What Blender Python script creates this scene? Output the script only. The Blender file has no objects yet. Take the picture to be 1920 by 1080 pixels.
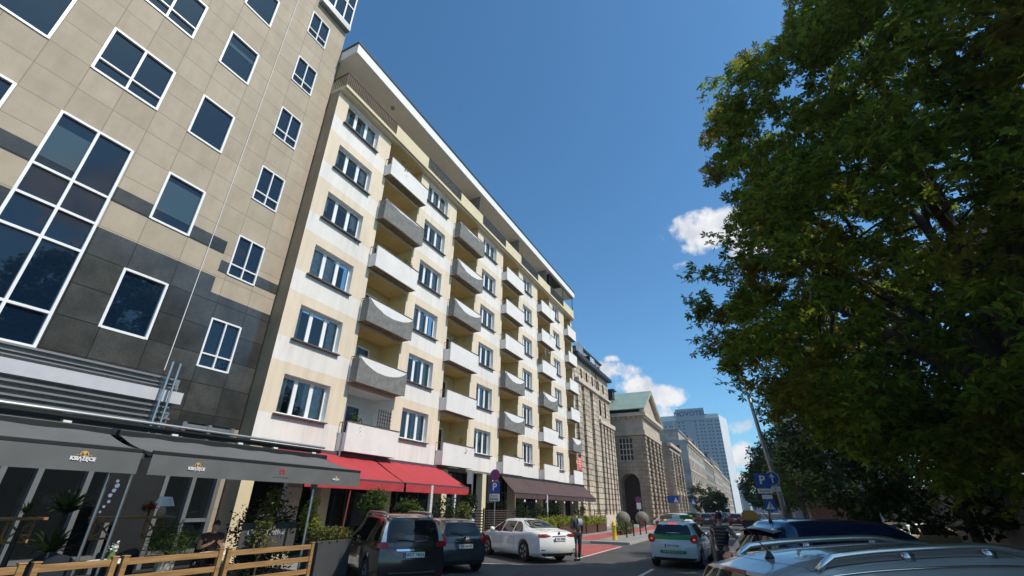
import bpy, bmesh, math, random
import numpy as np
from mathutils import Vector, Matrix
R = math.radians
random.seed(7)
rng = np.random.default_rng(11)
SC = bpy.context.scene
COL = SC.collection
# ------------------------------------------------------------------ camera
EYE = 1.88
FOC, PIT, ROLL, YAW = 838.8, 0.4541, -0.0151, 0.4686
cam = bpy.data.cameras.new('camera'); cam_o = bpy.data.objects.new('camera', cam); COL.objects.link(cam_o)
cam.sensor_width = 36.0; cam.lens = 36.0 * FOC / 1920.0
cam.clip_start = 0.05; cam.clip_end = 3000
cy, sy = math.cos(YAW), math.sin(YAW); cp, sp = math.cos(PIT), math.sin(PIT)
right = Vector((cy, sy, 0)); fwd0 = Vector((-sy, cy, 0)); up0 = Vector((0, 0, 1))
fwd = fwd0 * cp + up0 * sp
upv = -fwd0 * sp + up0 * cp
cr, sr = math.cos(ROLL), math.sin(ROLL)
r2 = right * cr - upv * sr
u2 = right * sr + upv * cr
M = Matrix((( r2.x, u2.x, -fwd.x, 0), (r2.y, u2.y, -fwd.y, 0), (r2.z, u2.z, -fwd.z, EYE), (0, 0, 0, 1)))
cam_o.matrix_world = M
SC.camera = cam_o
# ------------------------------------------------------------------ light
SUN_AZ = R(4)      # from +X towards +Y
SUN_EL = R(49)
SC.view_settings.view_transform = 'Standard'
SC.view_settings.look = 'None'
SC.view_settings.exposure = 0.0
SC.view_settings.gamma = 1.0
sd = Vector((math.cos(SUN_AZ) * math.cos(SUN_EL), math.sin(SUN_AZ) * math.cos(SUN_EL), math.sin(SUN_EL)))
sun = bpy.data.lights.new('sun', 'SUN'); sun.energy = 4.2; sun.angle = R(0.53); sun.color = (1.0, 0.92, 0.80)
sun_o = bpy.data.objects.new('sun', sun); COL.objects.link(sun_o)
sun_o.rotation_euler = sd.to_track_quat('Z', 'Y').to_euler(); sun_o.location = (30, 30, 60)

W = bpy.data.worlds.new('World'); SC.world = W; W.use_nodes = True
nt = W.node_tree; nt.nodes.clear()
def N(nt, t, **k):
    n = nt.nodes.new(t)
    for a, b in k.items(): setattr(n, a, b)
    return n
out = N(nt, 'ShaderNodeOutputWorld'); bg = N(nt, 'ShaderNodeBackground')
sky = N(nt, 'ShaderNodeTexSky', sky_type='NISHITA'); sky.sun_disc = False
sky.sun_elevation = SUN_EL; sky.sun_rotation = R(90) - SUN_AZ
sky.altitude = 0; sky.air_density = 1.0; sky.dust_density = 0.7; sky.ozone_density = 2.5
hs = N(nt, 'ShaderNodeHueSaturation'); hs.inputs['Saturation'].default_value = 1.04; hs.inputs['Value'].default_value = 1.0
nt.links.new(sky.outputs[0], hs.inputs['Color'])
def pix_dir(px, py):
    X = (px - 960) / FOC; Y = (540 - py) / FOC
    d = fwd + r2 * X + u2 * Y
    return d.normalized()
tc = N(nt, 'ShaderNodeTexCoord')
def cloud_field(nt, blobs):
    """cumulus clouds fixed at compass directions, edges broken up by 3-D noise"""
    nz = N(nt, 'ShaderNodeTexNoise'); nz.inputs['Scale'].default_value = 12.0; nz.inputs['Detail'].default_value = 9; nz.inputs['Roughness'].default_value = 0.62
    nt.links.new(tc.outputs['Generated'], nz.inputs['Vector'])
    acc = None
    for (d, (ax, ay), strength) in blobs:
        # local tangent frame on the sky sphere, built from world up
        side = Vector((0, 0, 1)).cross(d).normalized(); upd = d.cross(side).normalized()
        cs = []
        for v, s in ((side, ax), (upd, ay)):
            dot = N(nt, 'ShaderNodeVectorMath', operation='DOT_PRODUCT'); dot.inputs[1].default_value = v
            nt.links.new(tc.outputs['Generated'], dot.inputs[0])
            dv = N(nt, 'ShaderNodeMath', operation='DIVIDE'); dv.inputs[1].default_value = s
            nt.links.new(dot.outputs['Value'], dv.inputs[0])
            sq = N(nt, 'ShaderNodeMath', operation='MULTIPLY'); nt.links.new(dv.outputs[0], sq.inputs[0]); nt.links.new(dv.outputs[0], sq.inputs[1])
            cs.append(sq)
        ad = N(nt, 'ShaderNodeMath', operation='ADD'); nt.links.new(cs[0].outputs[0], ad.inputs[0]); nt.links.new(cs[1].outputs[0], ad.inputs[1])
        fd = N(nt, 'ShaderNodeVectorMath', operation='DOT_PRODUCT'); fd.inputs[1].default_value = d
        nt.links.new(tc.outputs['Generated'], fd.inputs[0])
        lt = N(nt, 'ShaderNodeMath', operation='GREATER_THAN'); lt.inputs[1].default_value = 0.0
        nt.links.new(fd.outputs['Value'], lt.inputs[0])
        inv = N(nt, 'ShaderNodeMath', operation='SUBTRACT'); inv.inputs[0].default_value = strength; nt.links.new(ad.outputs[0], inv.inputs[1])
        mx = N(nt, 'ShaderNodeMath', operation='MAXIMUM'); mx.inputs[1].default_value = 0.0; nt.links.new(inv.outputs[0], mx.inputs[0])
        ml = N(nt, 'ShaderNodeMath', operation='MULTIPLY'); nt.links.new(mx.outputs[0], ml.inputs[0]); nt.links.new(lt.outputs[0], ml.inputs[1])
        if acc is None: acc = ml
        else:
            a = N(nt, 'ShaderNodeMath', operation='MAXIMUM'); nt.links.new(acc.outputs[0], a.inputs[0]); nt.links.new(ml.outputs[0], a.inputs[1]); acc = a
    nm = N(nt, 'ShaderNodeMapRange'); nm.inputs['From Min'].default_value = 0.28; nm.inputs['From Max'].default_value = 0.72
    nm.inputs['To Min'].default_value = -1.25; nm.inputs['To Max'].default_value = 1.0
    nt.links.new(nz.outputs[0], nm.inputs['Value'])
    s = N(nt, 'ShaderNodeMath', operation='ADD'); nt.links.new(acc.outputs[0], s.inputs[0]); nt.links.new(nm.outputs[0], s.inputs[1])
    r = N(nt, 'ShaderNodeMapRange'); r.interpolation_type = 'SMOOTHSTEP'; r.inputs['From Min'].default_value = 0.16; r.inputs['From Max'].default_value = 1.05
    nt.links.new(s.outputs[0], r.inputs['Value'])
    pos = N(nt, 'ShaderNodeMath', operation='GREATER_THAN'); pos.inputs[1].default_value = 0.02; nt.links.new(acc.outputs[0], pos.inputs[0])
    f = N(nt, 'ShaderNodeMath', operation='MULTIPLY'); nt.links.new(r.outputs[0], f.inputs[0]); nt.links.new(pos.outputs[0], f.inputs[1])
    return f, nz
blobs = [(pix_dir(1335, 430), (.10, .045), 1.25), (pix_dir(1400, 470), (.06, .03), 0.95), (pix_dir(1280, 497), (.03, .014), 0.55),
         (pix_dir(1150, 700), (.075, .03), 1.0), (pix_dir(1240, 742), (.055, .026), 1.1), (pix_dir(1150, 673), (.03, .012), 0.7),
         (pix_dir(1180, 725), (.06, .03), 1.05), (pix_dir(1370, 800), (.06, .022), 0.9), (pix_dir(1400, 850), (.05, .03), 1.0), (pix_dir(1385, 905), (.05, .02), 0.9),
         (pix_dir(1230, 800), (.06, .05), 1.05), (Vector((.6, -.3, .55)).normalized(), (.35, .12), 1.0), (Vector((.8, .1, .38)).normalized(), (.35, .1), 1.0),
         (Vector((.9, -.5, .3)).normalized(), (.5, .12), 1.1), (Vector((.5, -.8, .4)).normalized(), (.3, .1), 1.0)]
cf, cnz = cloud_field(nt, blobs)
gain = N(nt, 'ShaderNodeVectorMath', operation='MULTIPLY'); gain.inputs[1].default_value = (.73, 1.20, 1.36)
nt.links.new(hs.outputs[0], gain.inputs[0])
cmx = N(nt, 'ShaderNodeMix', data_type='RGBA')
csh = N(nt, 'ShaderNodeMix', data_type='RGBA'); csh.inputs[6].default_value = (5.2, 5.5, 6.1, 1); csh.inputs[7].default_value = (7.6, 7.6, 7.7, 1)
cn2 = N(nt, 'ShaderNodeTexNoise'); cn2.inputs['Scale'].default_value = 22; cn2.inputs['Detail'].default_value = 6; nt.links.new(tc.outputs['Generated'], cn2.inputs['Vector'])
cmr = N(nt, 'ShaderNodeMapRange'); cmr.inputs['From Min'].default_value = .35; cmr.inputs['From Max'].default_value = .6; nt.links.new(cn2.outputs[0], cmr.inputs['Value']); nt.links.new(cmr.outputs[0], csh.inputs[0])
nt.links.new(csh.outputs[2], cmx.inputs[7])
nt.links.new(cf.outputs[0], cmx.inputs[0]); nt.links.new(gain.outputs[0], cmx.inputs[6])
nt.links.new(cmx.outputs[2], bg.inputs[0]); bg.inputs[1].default_value = 0.125
nt.links.new(bg.outputs[0], out.inputs[0])

# ------------------------------------------------------------------ materials
MATS = {}
def mat(name, col, rough=0.8, metal=0.0, var=0.12, scale=3.0, bump=0.0, bscale=40.0, spec=0.5, coat=0.0, emit=None):
    if name in MATS: return MATS[name]
    m = bpy.data.materials.new(name); m.use_nodes = True; MATS[name] = m
    t = m.node_tree; b = t.nodes['Principled BSDF']
    b.inputs['Roughness'].default_value = rough; b.inputs['Metallic'].default_value = metal
    b.inputs['Specular IOR Level'].default_value = spec; b.inputs['Coat Weight'].default_value = coat
    b.inputs['Coat Roughness'].default_value = 0.04
    c = (col[0], col[1], col[2], 1)
    if var > 0:
        co = t.nodes.new('ShaderNodeTexCoord')
        nz = t.nodes.new('ShaderNodeTexNoise'); nz.inputs['Scale'].default_value = scale; nz.inputs['Detail'].default_value = 6; nz.inputs['Roughness'].default_value = 0.65
        t.links.new(co.outputs['Object'], nz.inputs['Vector'])
        mr = t.nodes.new('ShaderNodeMapRange'); mr.inputs['From Min'].default_value = .3; mr.inputs['From Max'].default_value = .7
        mr.inputs['To Min'].default_value = 1 - var; mr.inputs['To Max'].default_value = 1 + var
        t.links.new(nz.outputs[0], mr.inputs['Value'])
        mx = t.nodes.new('ShaderNodeVectorMath'); mx.operation = 'SCALE'; mx.inputs[0].default_value = col[:3]
        t.links.new(mr.outputs[0], mx.inputs['Scale']); t.links.new(mx.outputs[0], b.inputs['Base Color'])
    else: b.inputs['Base Color'].default_value = c
    if bump > 0:
        co2 = t.nodes.new('ShaderNodeTexCoord')
        n2 = t.nodes.new('ShaderNodeTexNoise'); n2.inputs['Scale'].default_value = bscale; n2.inputs['Detail'].default_value = 4
        t.links.new(co2.outputs['Object'], n2.inputs['Vector'])
        bp = t.nodes.new('ShaderNodeBump'); bp.inputs['Strength'].default_value = bump; bp.inputs['Distance'].default_value = 0.02
        t.links.new(n2.outputs[0], bp.inputs['Height']); t.links.new(bp.outputs[0], b.inputs['Normal'])
    if emit:
        b.inputs['Emission Color'].default_value = (*emit[0], 1); b.inputs['Emission Strength'].default_value = emit[1]
    return m
def MNODE(t, op, a, b=None, c=None):
    n = t.nodes.new('ShaderNodeMath'); n.operation = op
    for i, v in enumerate((a, b, c)):
        if v is None: continue
        if isinstance(v, (int, float)): n.inputs[i].default_value = v
        else: t.links.new(v, n.inputs[i])
    return n.outputs[0]
def world_xyz(t):
    g = t.nodes.new('ShaderNodeNewGeometry'); s = t.nodes.new('ShaderNodeSeparateXYZ'); t.links.new(g.outputs['Position'], s.inputs[0])
    return s.outputs
def noise(t, scale, detail=5, vec=None, dist=0.0, stretch=None):
    nz = t.nodes.new('ShaderNodeTexNoise'); nz.inputs['Scale'].default_value = scale; nz.inputs['Detail'].default_value = detail; nz.inputs['Roughness'].default_value = .62
    nz.inputs['Distortion'].default_value = dist
    g = t.nodes.new('ShaderNodeNewGeometry')
    src = g.outputs['Position']
    if stretch:
        mp = t.nodes.new('ShaderNodeMapping'); mp.inputs['Scale'].default_value = stretch; t.links.new(src, mp.inputs['Vector']); src = mp.outputs[0]
    t.links.new(src, nz.inputs['Vector']); return nz.outputs[0]
def ramp(t, f, a, b, lo, hi):
    m = t.nodes.new('ShaderNodeMapRange'); m.interpolation_type = 'SMOOTHSTEP'
    for n_, v in (('From Min', a), ('From Max', b), ('To Min', lo), ('To Max', hi)): m.inputs[n_].default_value = v
    if not isinstance(f, (int, float)): t.links.new(f, m.inputs['Value'])
    return m.outputs[0]
def mixc(t, f, a, b, blend='MIX'):
    m = t.nodes.new('ShaderNodeMix'); m.data_type = 'RGBA'; m.blend_type = blend
    if isinstance(f, (int, float)): m.inputs[0].default_value = f
    else: t.links.new(f, m.inputs[0])
    for i, v in ((6, a), (7, b)):
        if isinstance(v, tuple): m.inputs[i].default_value = (v[0], v[1], v[2], 1)
        else: t.links.new(v, m.inputs[i])
    return m.outputs[2]
def new_mat(name, rough=0.85):
    m = bpy.data.materials.new(name); m.use_nodes = True; MATS[name] = m
    b = m.node_tree.nodes['Principled BSDF']; b.inputs['Roughness'].default_value = rough
    return m, m.node_tree, b
def vscale(t, col, f):
    n = t.nodes.new('ShaderNodeVectorMath'); n.operation = 'SCALE'
    if isinstance(col, tuple): n.inputs[0].default_value = col
    else: t.links.new(col, n.inputs[0])
    t.links.new(f, n.inputs['Scale']); return n.outputs[0]

# apartment paint: cream and white horizontal bands (real paint bands), rain streaks
SILL0, DZ, FX = 4.86, 2.906, -15.4
m_apt, t, b = new_mat('painted_render', .9)
x, y, z = world_xyz(t)
fr = MNODE(t, 'FRACT', MNODE(t, 'DIVIDE', MNODE(t, 'SUBTRACT', z, SILL0 - .02 - DZ * 4), DZ))
band = MNODE(t, 'LESS_THAN', fr, 0.675)
lowz = MNODE(t, 'GREATER_THAN', z, SILL0 - .02)
band = MNODE(t, 'MULTIPLY', band, lowz)
c = mixc(t, band, (.755, .71, .665), (.72, .605, .46))
st = noise(t, 1.0, 6, stretch=(3.0, 3.0, .35))
c = vscale(t, c, ramp(t, st, .3, .75, 1.04, .90))
stk = noise(t, 1.0, 4, stretch=(9, 9, .6)); below = ramp(t, fr, .70, .99, .0, 1.0)
c = vscale(t, c, MNODE(t, 'SUBTRACT', 1.0, MNODE(t, 'MULTIPLY', MNODE(t, 'MULTIPLY', ramp(t, stk, .5, .72, 0, .16), below), ramp(t, noise(t, .5, 2), .4, .6, .3, 1))))
st2 = noise(t, .25, 4); c = vscale(t, c, ramp(t, st2, .35, .7, 1.03, .93))
t.links.new(c, b.inputs['Base Color'])
bp = t.nodes.new('ShaderNodeBump'); bp.inputs['Strength'].default_value = .12; bp.inputs['Distance'].default_value = .01
t.links.new(noise(t, 60, 3), bp.inputs['Height']); t.links.new(bp.outputs[0], b.inputs['Normal'])

# office stone: large slabs on a 0.95 m grid, joints slightly sunk
def slab_mat(name, c0, c1, jc, rough, hz, hoff, vy, spec=.5, blotch=.1):
    m, t, b = new_mat(name, rough); b.inputs['Specular IOR Level'].default_value = spec
    x, y, z = world_xyz(t)
    row = MNODE(t, 'DIVIDE', MNODE(t, 'SUBTRACT', z, hoff), hz)
    fz = MNODE(t, 'FRACT', row)
    jz = MNODE(t, 'LESS_THAN', MNODE(t, 'ABSOLUTE', MNODE(t, 'SUBTRACT', fz, .5)), .5 - .012)   # 1 away from joint
    jy = None; cell = None
    for v in vy:
        d = MNODE(t, 'GREATER_THAN', MNODE(t, 'ABSOLUTE', MNODE(t, 'SUBTRACT', y, v)), .011)
        jy = d if jy is None else MNODE(t, 'MULTIPLY', jy, d)
        s = MNODE(t, 'GREATER_THAN', y, v)
        cell = s if cell is None else MNODE(t, 'ADD', cell, s)
    keep = MNODE(t, 'MULTIPLY', jz, jy)
    wn = t.nodes.new('ShaderNodeTexWhiteNoise'); wn.noise_dimensions = '2D'
    cb = t.nodes.new('ShaderNodeCombineXYZ'); t.links.new(MNODE(t, 'FLOOR', row), cb.inputs[0]); t.links.new(cell, cb.inputs[1]); t.links.new(cb.outputs[0], wn.inputs[0])
    c = mixc(t, ramp(t, noise(t, 1.3, 6), .3, .7, 0, 1), c0, c1)
    c = vscale(t, c, ramp(t, wn.outputs[0], 0, 1, 1 - blotch, 1 + blotch))
    c = vscale(t, c, ramp(t, noise(t, 55, 3), .3, .7, 1 - blotch, 1 + blotch))
    c = vscale(t, c, ramp(t, noise(t, 1.0, 5, stretch=(2.5, 2.5, .25)), .35, .75, 1.03, .93))
    c = mixc(t, keep, jc, c)
    t.links.new(c, b.inputs['Base Color'])
    bp = t.nodes.new('ShaderNodeBump'); bp.inputs['Strength'].default_value = .5; bp.inputs['Distance'].default_value = .02
    t.links.new(keep, bp.inputs['Height']); t.links.new(bp.outputs[0], b.inputs['Normal'])
    return m
VY = (-2.35, -1.4, -.4, .6, 1.57, 2.57, 3.5, 4.47, 5.5, 6.76, 7.5, 8.37, 9.47)
m_beige = slab_mat('beige_stone_slabs', (.365, .298, .22), (.41, .338, .255), (.25, .20, .15), .75, .9475, 12.09, VY, .4, .05)
m_gran = slab_mat('dark_granite_slabs', (.036, .037, .035), (.060, .060, .056), (.02, .02, .02), .14, .9475, 12.09, VY, .5, .25)
# ashlar for the old buildings
def ashlar(name, c0, c1, jc, bw=.9, bh=.42, bump=.8, jw=.03):
    m, t, b = new_mat(name, .92)
    g = t.nodes.new('ShaderNodeNewGeometry'); s = t.nodes.new('ShaderNodeSeparateXYZ'); t.links.new(g.outputs['Position'], s.inputs[0])
    cb = t.nodes.new('ShaderNodeCombineXYZ')
    t.links.new(MNODE(t, 'ADD', s.outputs[0], s.outputs[1]), cb.inputs[0]); t.links.new(s.outputs[2], cb.inputs[1])
    br = t.nodes.new('ShaderNodeTexBrick'); br.inputs['Scale'].default_value = 1.0
    br.inputs['Brick Width'].default_value = bw; br.inputs['Row Height'].default_value = bh; br.inputs['Mortar Size'].default_value = jw
    br.inputs['Color1'].default_value = (*c0, 1); br.inputs['Color2'].default_value = (*c1, 1); br.inputs['Mortar'].default_value = (*jc, 1)
    br.inputs['Mortar Smooth'].default_value = .3
    t.links.new(cb.outputs[0], br.inputs['Vector'])
    c = vscale(t, br.outputs[0], ramp(t, noise(t, .45, 7), .3, .75, 1.15, .68))
    c = vscale(t, c, ramp(t, noise(t, 1.2, 6, stretch=(2, 2, .22)), .35, .75, 1.05, .78))
    t.links.new(c, b.inputs['Base Color'])
    bp = t.nodes.new('ShaderNodeBump'); bp.inputs['Strength'].default_value = bump; bp.inputs['Distance'].default_value = .07
    h = MNODE(t, 'SUBTRACT', MNODE(t, 'MULTIPLY', noise(t, 3.5, 4), .8), MNODE(t, 'MULTIPLY', br.outputs['Fac'], 1.2))
    t.links.new(h, bp.inputs['Height']); t.links.new(bp.outputs[0], b.inputs['Normal'])
    return m
m_rust = ashlar('rusticated_sandstone', (.58, .485, .375), (.45, .375, .285), (.14, .11, .085), 1.1, .55, .7, .045)
m_temple = ashlar('weathered_sandstone', (.42, .335, .245), (.34, .27, .20), (.17, .13, .095), 1.0, .48, .5, .02)
m_pale = ashlar('pale_stone_facade', (.52, .46, .39), (.47, .42, .35), (.36, .31, .26), 1.4, .6, .3, .015)
m_greyst = ashlar('grey_stone_facade', (.36, .34, .31), (.31, .29, .27), (.2, .19, .17), 1.4, .6, .3, .015)
m_brick = ashlar('red_brick', (.26, .10, .07), (.2, .08, .055), (.3, .26, .22), .25, .08, .4, .01)
m_stoneplain = mat('plain_sandstone', (.45, .38, .30), .9, var=.22, scale=1.2, bump=.25, bscale=12)
m_stonelite = mat('light_stone_trim', (.55, .47, .38), .85, var=.15, scale=1.5, bump=.15)
m_copper = mat('green_copper_roof', (.235, .31, .255), .55, var=.16, scale=.8, bump=.15, bscale=6)
m_whitep = mat('white_paint', (.78, .77, .75), .6, var=.06, scale=2)
m_wmetal = mat('white_window_frame', (.80, .80, .80), .35, var=.03)
m_zinc = mat('dark_zinc', (.05, .052, .055), .45, .6, var=.2)
m_steel = mat('brushed_steel', (.42, .43, .44), .3, .9, var=.12, scale=6)
m_sgrey = mat('grey_aluminium', (.30, .31, .32), .4, .6, var=.08)
m_dgrey = mat('charcoal_metal', (.026, .027, .028), .45, .3, var=.15)
m_black = mat('black_rubber', (.012, .012, .012), .75, var=.2)
m_blackp = mat('black_plastic', (.018, .018, .019), .5, var=.1)
m_blackm = mat('black_iron', (.015, .015, .016), .5, .3, var=.15)
m_yel = mat('ochre_loggia_paint', (.62, .50, .26), .9, var=.12, scale=1.2)
m_yelc = mat('pale_cream_paint', (.66, .56, .38), .9, var=.08, scale=1.2)
m_grimy = mat('dirty_slab_concrete', (.20, .165, .12), .95, var=.35, scale=2.5)
m_sill = mat('brown_sill_metal', (.14, .105, .085), .5, .2, var=.2)
m_cloth = mat('grey_balcony_cloth', (.185, .18, .17), .95, var=.22, scale=5, bump=.35, bscale=7)
m_clothw = mat('white_balcony_cloth', (.74, .72, .70), .9, var=.06, bump=.2, bscale=6)
m_curt = mat('net_curtain', (.60, .61, .60), .9, var=.28, scale=5)
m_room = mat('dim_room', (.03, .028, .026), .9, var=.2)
m_awng = mat('grey_awning_canvas', (.115, .117, .118), .8, var=.10, scale=1.5, bump=.25, bscale=2.2)
m_awnr = mat('red_awning_canvas', (.40, .035, .042), .8, var=.08, scale=1.5, bump=.15, bscale=2.2)
m_awnb = mat('brown_awning_canvas', (.075, .042, .04), .8, var=.12, scale=1.5, bump=.15, bscale=2.2)
m_wood = None
m_asph, t, b = new_mat('asphalt', .88)
c = mixc(t, ramp(t, noise(t, .35, 6), .35, .7, 0, 1), (.062, .060, .057), (.088, .085, .081))
c = vscale(t, c, ramp(t, noise(t, 90, 2), .3, .7, .75, 1.25))
cr_ = t.nodes.new('ShaderNodeTexVoronoi'); cr_.feature = 'DISTANCE_TO_EDGE'; cr_.inputs['Scale'].default_value = .45
gg = t.nodes.new('ShaderNodeNewGeometry'); t.links.new(gg.outputs['Position'], cr_.inputs['Vector'])
c = vscale(t, c, ramp(t, cr_.outputs['Distance'], 0, .012, .62, 1.0))
t.links.new(c, b.inputs['Base Color'])
bp = t.nodes.new('ShaderNodeBump'); bp.inputs['Strength'].default_value = .35; bp.inputs['Distance'].default_value = .01
t.links.new(noise(t, 120, 2), bp.inputs['Height']); t.links.new(bp.outputs[0], b.inputs['Normal'])
def paving(name, c0, c1, jc, w, h):
    m, t, b = new_mat(name, .9)
    g = t.nodes.new('ShaderNodeNewGeometry'); br = t.nodes.new('ShaderNodeTexBrick')
    br.inputs['Scale'].default_value = 1; br.inputs['Brick Width'].default_value = w; br.inputs['Row Height'].default_value = h; br.inputs['Mortar Size'].default_value = .008
    br.inputs['Color1'].default_value = (*c0, 1); br.inputs['Color2'].default_value = (*c1, 1); br.inputs['Mortar'].default_value = (*jc, 1)
    t.links.new(g.outputs['Position'], br.inputs['Vector'])
    c = vscale(t, br.outputs[0], ramp(t, noise(t, .8, 6), .3, .7, .85, 1.1))
    t.links.new(c, b.inputs['Base Color']); return m
m_pave = paving('concrete_paving', (.30, .285, .26), (.26, .245, .225), (.13, .12, .11), .5, .5)
m_redl = paving('red_cycle_lane', (.42, .10, .085), (.37, .09, .075), (.30, .08, .07), 3.0, 3.0)
m_kerb = mat('granite_kerb', (.36, .35, .33), .85, var=.2, scale=4)
m_mark = mat('worn_road_paint', (.62, .61, .58), .8, var=.25, scale=7)

m_wood, t, b = new_mat('varnished_pine', .55)
gg = t.nodes.new('ShaderNodeTexCoord'); mp = t.nodes.new('ShaderNodeMapping'); mp.inputs['Scale'].default_value = (30, 2, 30); t.links.new(gg.outputs['Object'], mp.inputs[0])
nz = t.nodes.new('ShaderNodeTexNoise'); nz.inputs['Scale'].default_value = 1.0; nz.inputs['Detail'].default_value = 6; t.links.new(mp.outputs[0], nz.inputs[0])
c = mixc(t, ramp(t, nz.outputs[0], .3, .7, 0, 1), (.25, .135, .05), (.38, .22, .09)); t.links.new(c, b.inputs['Base Color'])
m_dwood = mat('dark_stained_wood', (.055, .032, .022), .7, var=.3, scale=8)
m_bark = mat('tree_bark', (.055, .045, .035), .95, var=.4, scale=4, bump=.8, bscale=10)

def glass_dark(name, col, rough=.02, ior=1.6, spec=.5):
    m, t, b = new_mat(name, rough); b.inputs['Base Color'].default_value = (*col, 1); b.inputs['IOR'].default_value = ior
    bp = t.nodes.new('ShaderNodeBump'); bp.inputs['Strength'].default_value = .03; bp.inputs['Distance'].default_value = .05
    t.links.new(noise(t, .9, 2), bp.inputs['Height']); t.links.new(bp.outputs[0], b.inputs['Normal'])
    return m
m_oglass = glass_dark('tinted_office_glass', (.004, .013, .030), .015, 1.55)
m_oblind = glass_dark('office_glass_with_blind', (.035, .06, .075), .05, 1.7)
m_shopglass = glass_dark('shop_glass', (.008, .010, .011), .03, 1.5)
m_carglass = glass_dark('car_glass', (.006, .008, .010), .01, 1.5)
m_farglass = mat('dark_window_glass', (.02, .025, .03), .15, var=.3, scale=.6)
def thin_glass(name, tint=(.86, .9, .92), base=.10):
    m = bpy.data.materials.new(name); m.use_nodes = True; t = m.node_tree; t.nodes.clear(); MATS[name] = m
    o = t.nodes.new('ShaderNodeOutputMaterial'); mx = t.nodes.new('ShaderNodeMixShader'); tr = t.nodes.new('ShaderNodeBsdfTransparent'); gl = t.nodes.new('ShaderNodeBsdfGlossy')
    tr.inputs[0].default_value = (*tint, 1); gl.inputs['Roughness'].default_value = .02
    f = t.nodes.new('ShaderNodeFresnel'); f.inputs[0].default_value = 1.6
    a = MNODE(t, 'ADD', f.outputs[0], base)
    t.links.new(a, mx.inputs[0]); t.links.new(tr.outputs[0], mx.inputs[1]); t.links.new(gl.outputs[0], mx.inputs[2]); t.links.new(mx.outputs[0], o.inputs[0])
    return m
m_aglass = thin_glass('window_glass', (.9, .92, .92), .03)

def leaf_mat(name, dark, light, autumn=None, amt=.0, trans=.35, ascale=.35):
    m = bpy.data.materials.new(name); m.use_nodes = True; t = m.node_tree; MATS[name] = m
    b = t.nodes['Principled BSDF']; b.inputs['Roughness'].default_value = .65; b.inputs['Specular IOR Level'].default_value = .12
    g = t.nodes.new('ShaderNodeNewGeometry')
    c = mixc(t, g.outputs['Random Per Island'], dark, light)
    if autumn:
        n = noise(t, ascale, 4)
        c = mixc(t, ramp(t, n, 1 - amt - .22, 1 - amt, 0, .85), c, autumn)
    t.links.new(c, b.inputs['Base Color'])
    tl = t.nodes.new('ShaderNodeBsdfTranslucent'); t.links.new(vscale(t, c, ramp(t, 0.5, 0, 1, 1.6, 1.6)), tl.inputs[0])
    mx = t.nodes.new('ShaderNodeMixShader'); mx.inputs[0].default_value = trans
    o = [n_ for n_ in t.nodes if n_.type == 'OUTPUT_MATERIAL'][0]
    t.links.new(b.outputs[0], mx.inputs[1]); t.links.new(tl.outputs[0], mx.inputs[2]); t.links.new(mx.outputs[0], o.inputs[0])
    return m
lf_chest = leaf_mat('chestnut_leaves', (.030, .064, .010), (.19, .245, .026), (.19, .13, .02), .30, .56)
lf_dark = leaf_mat('dark_leaves', (.012, .024, .008), (.034, .058, .014), None, 0, .22)
lf_mid = leaf_mat('green_leaves', (.03, .06, .014), (.085, .13, .03), None, 0, .35)
lf_yel = leaf_mat('yellow_green_leaves', (.14, .18, .02), (.36, .36, .05), None, 0, .35)
lf_bush = leaf_mat('hedge_leaves', (.03, .06, .015), (.09, .15, .035), (.2, .16, .05), .4, .3, 3.0)

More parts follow.
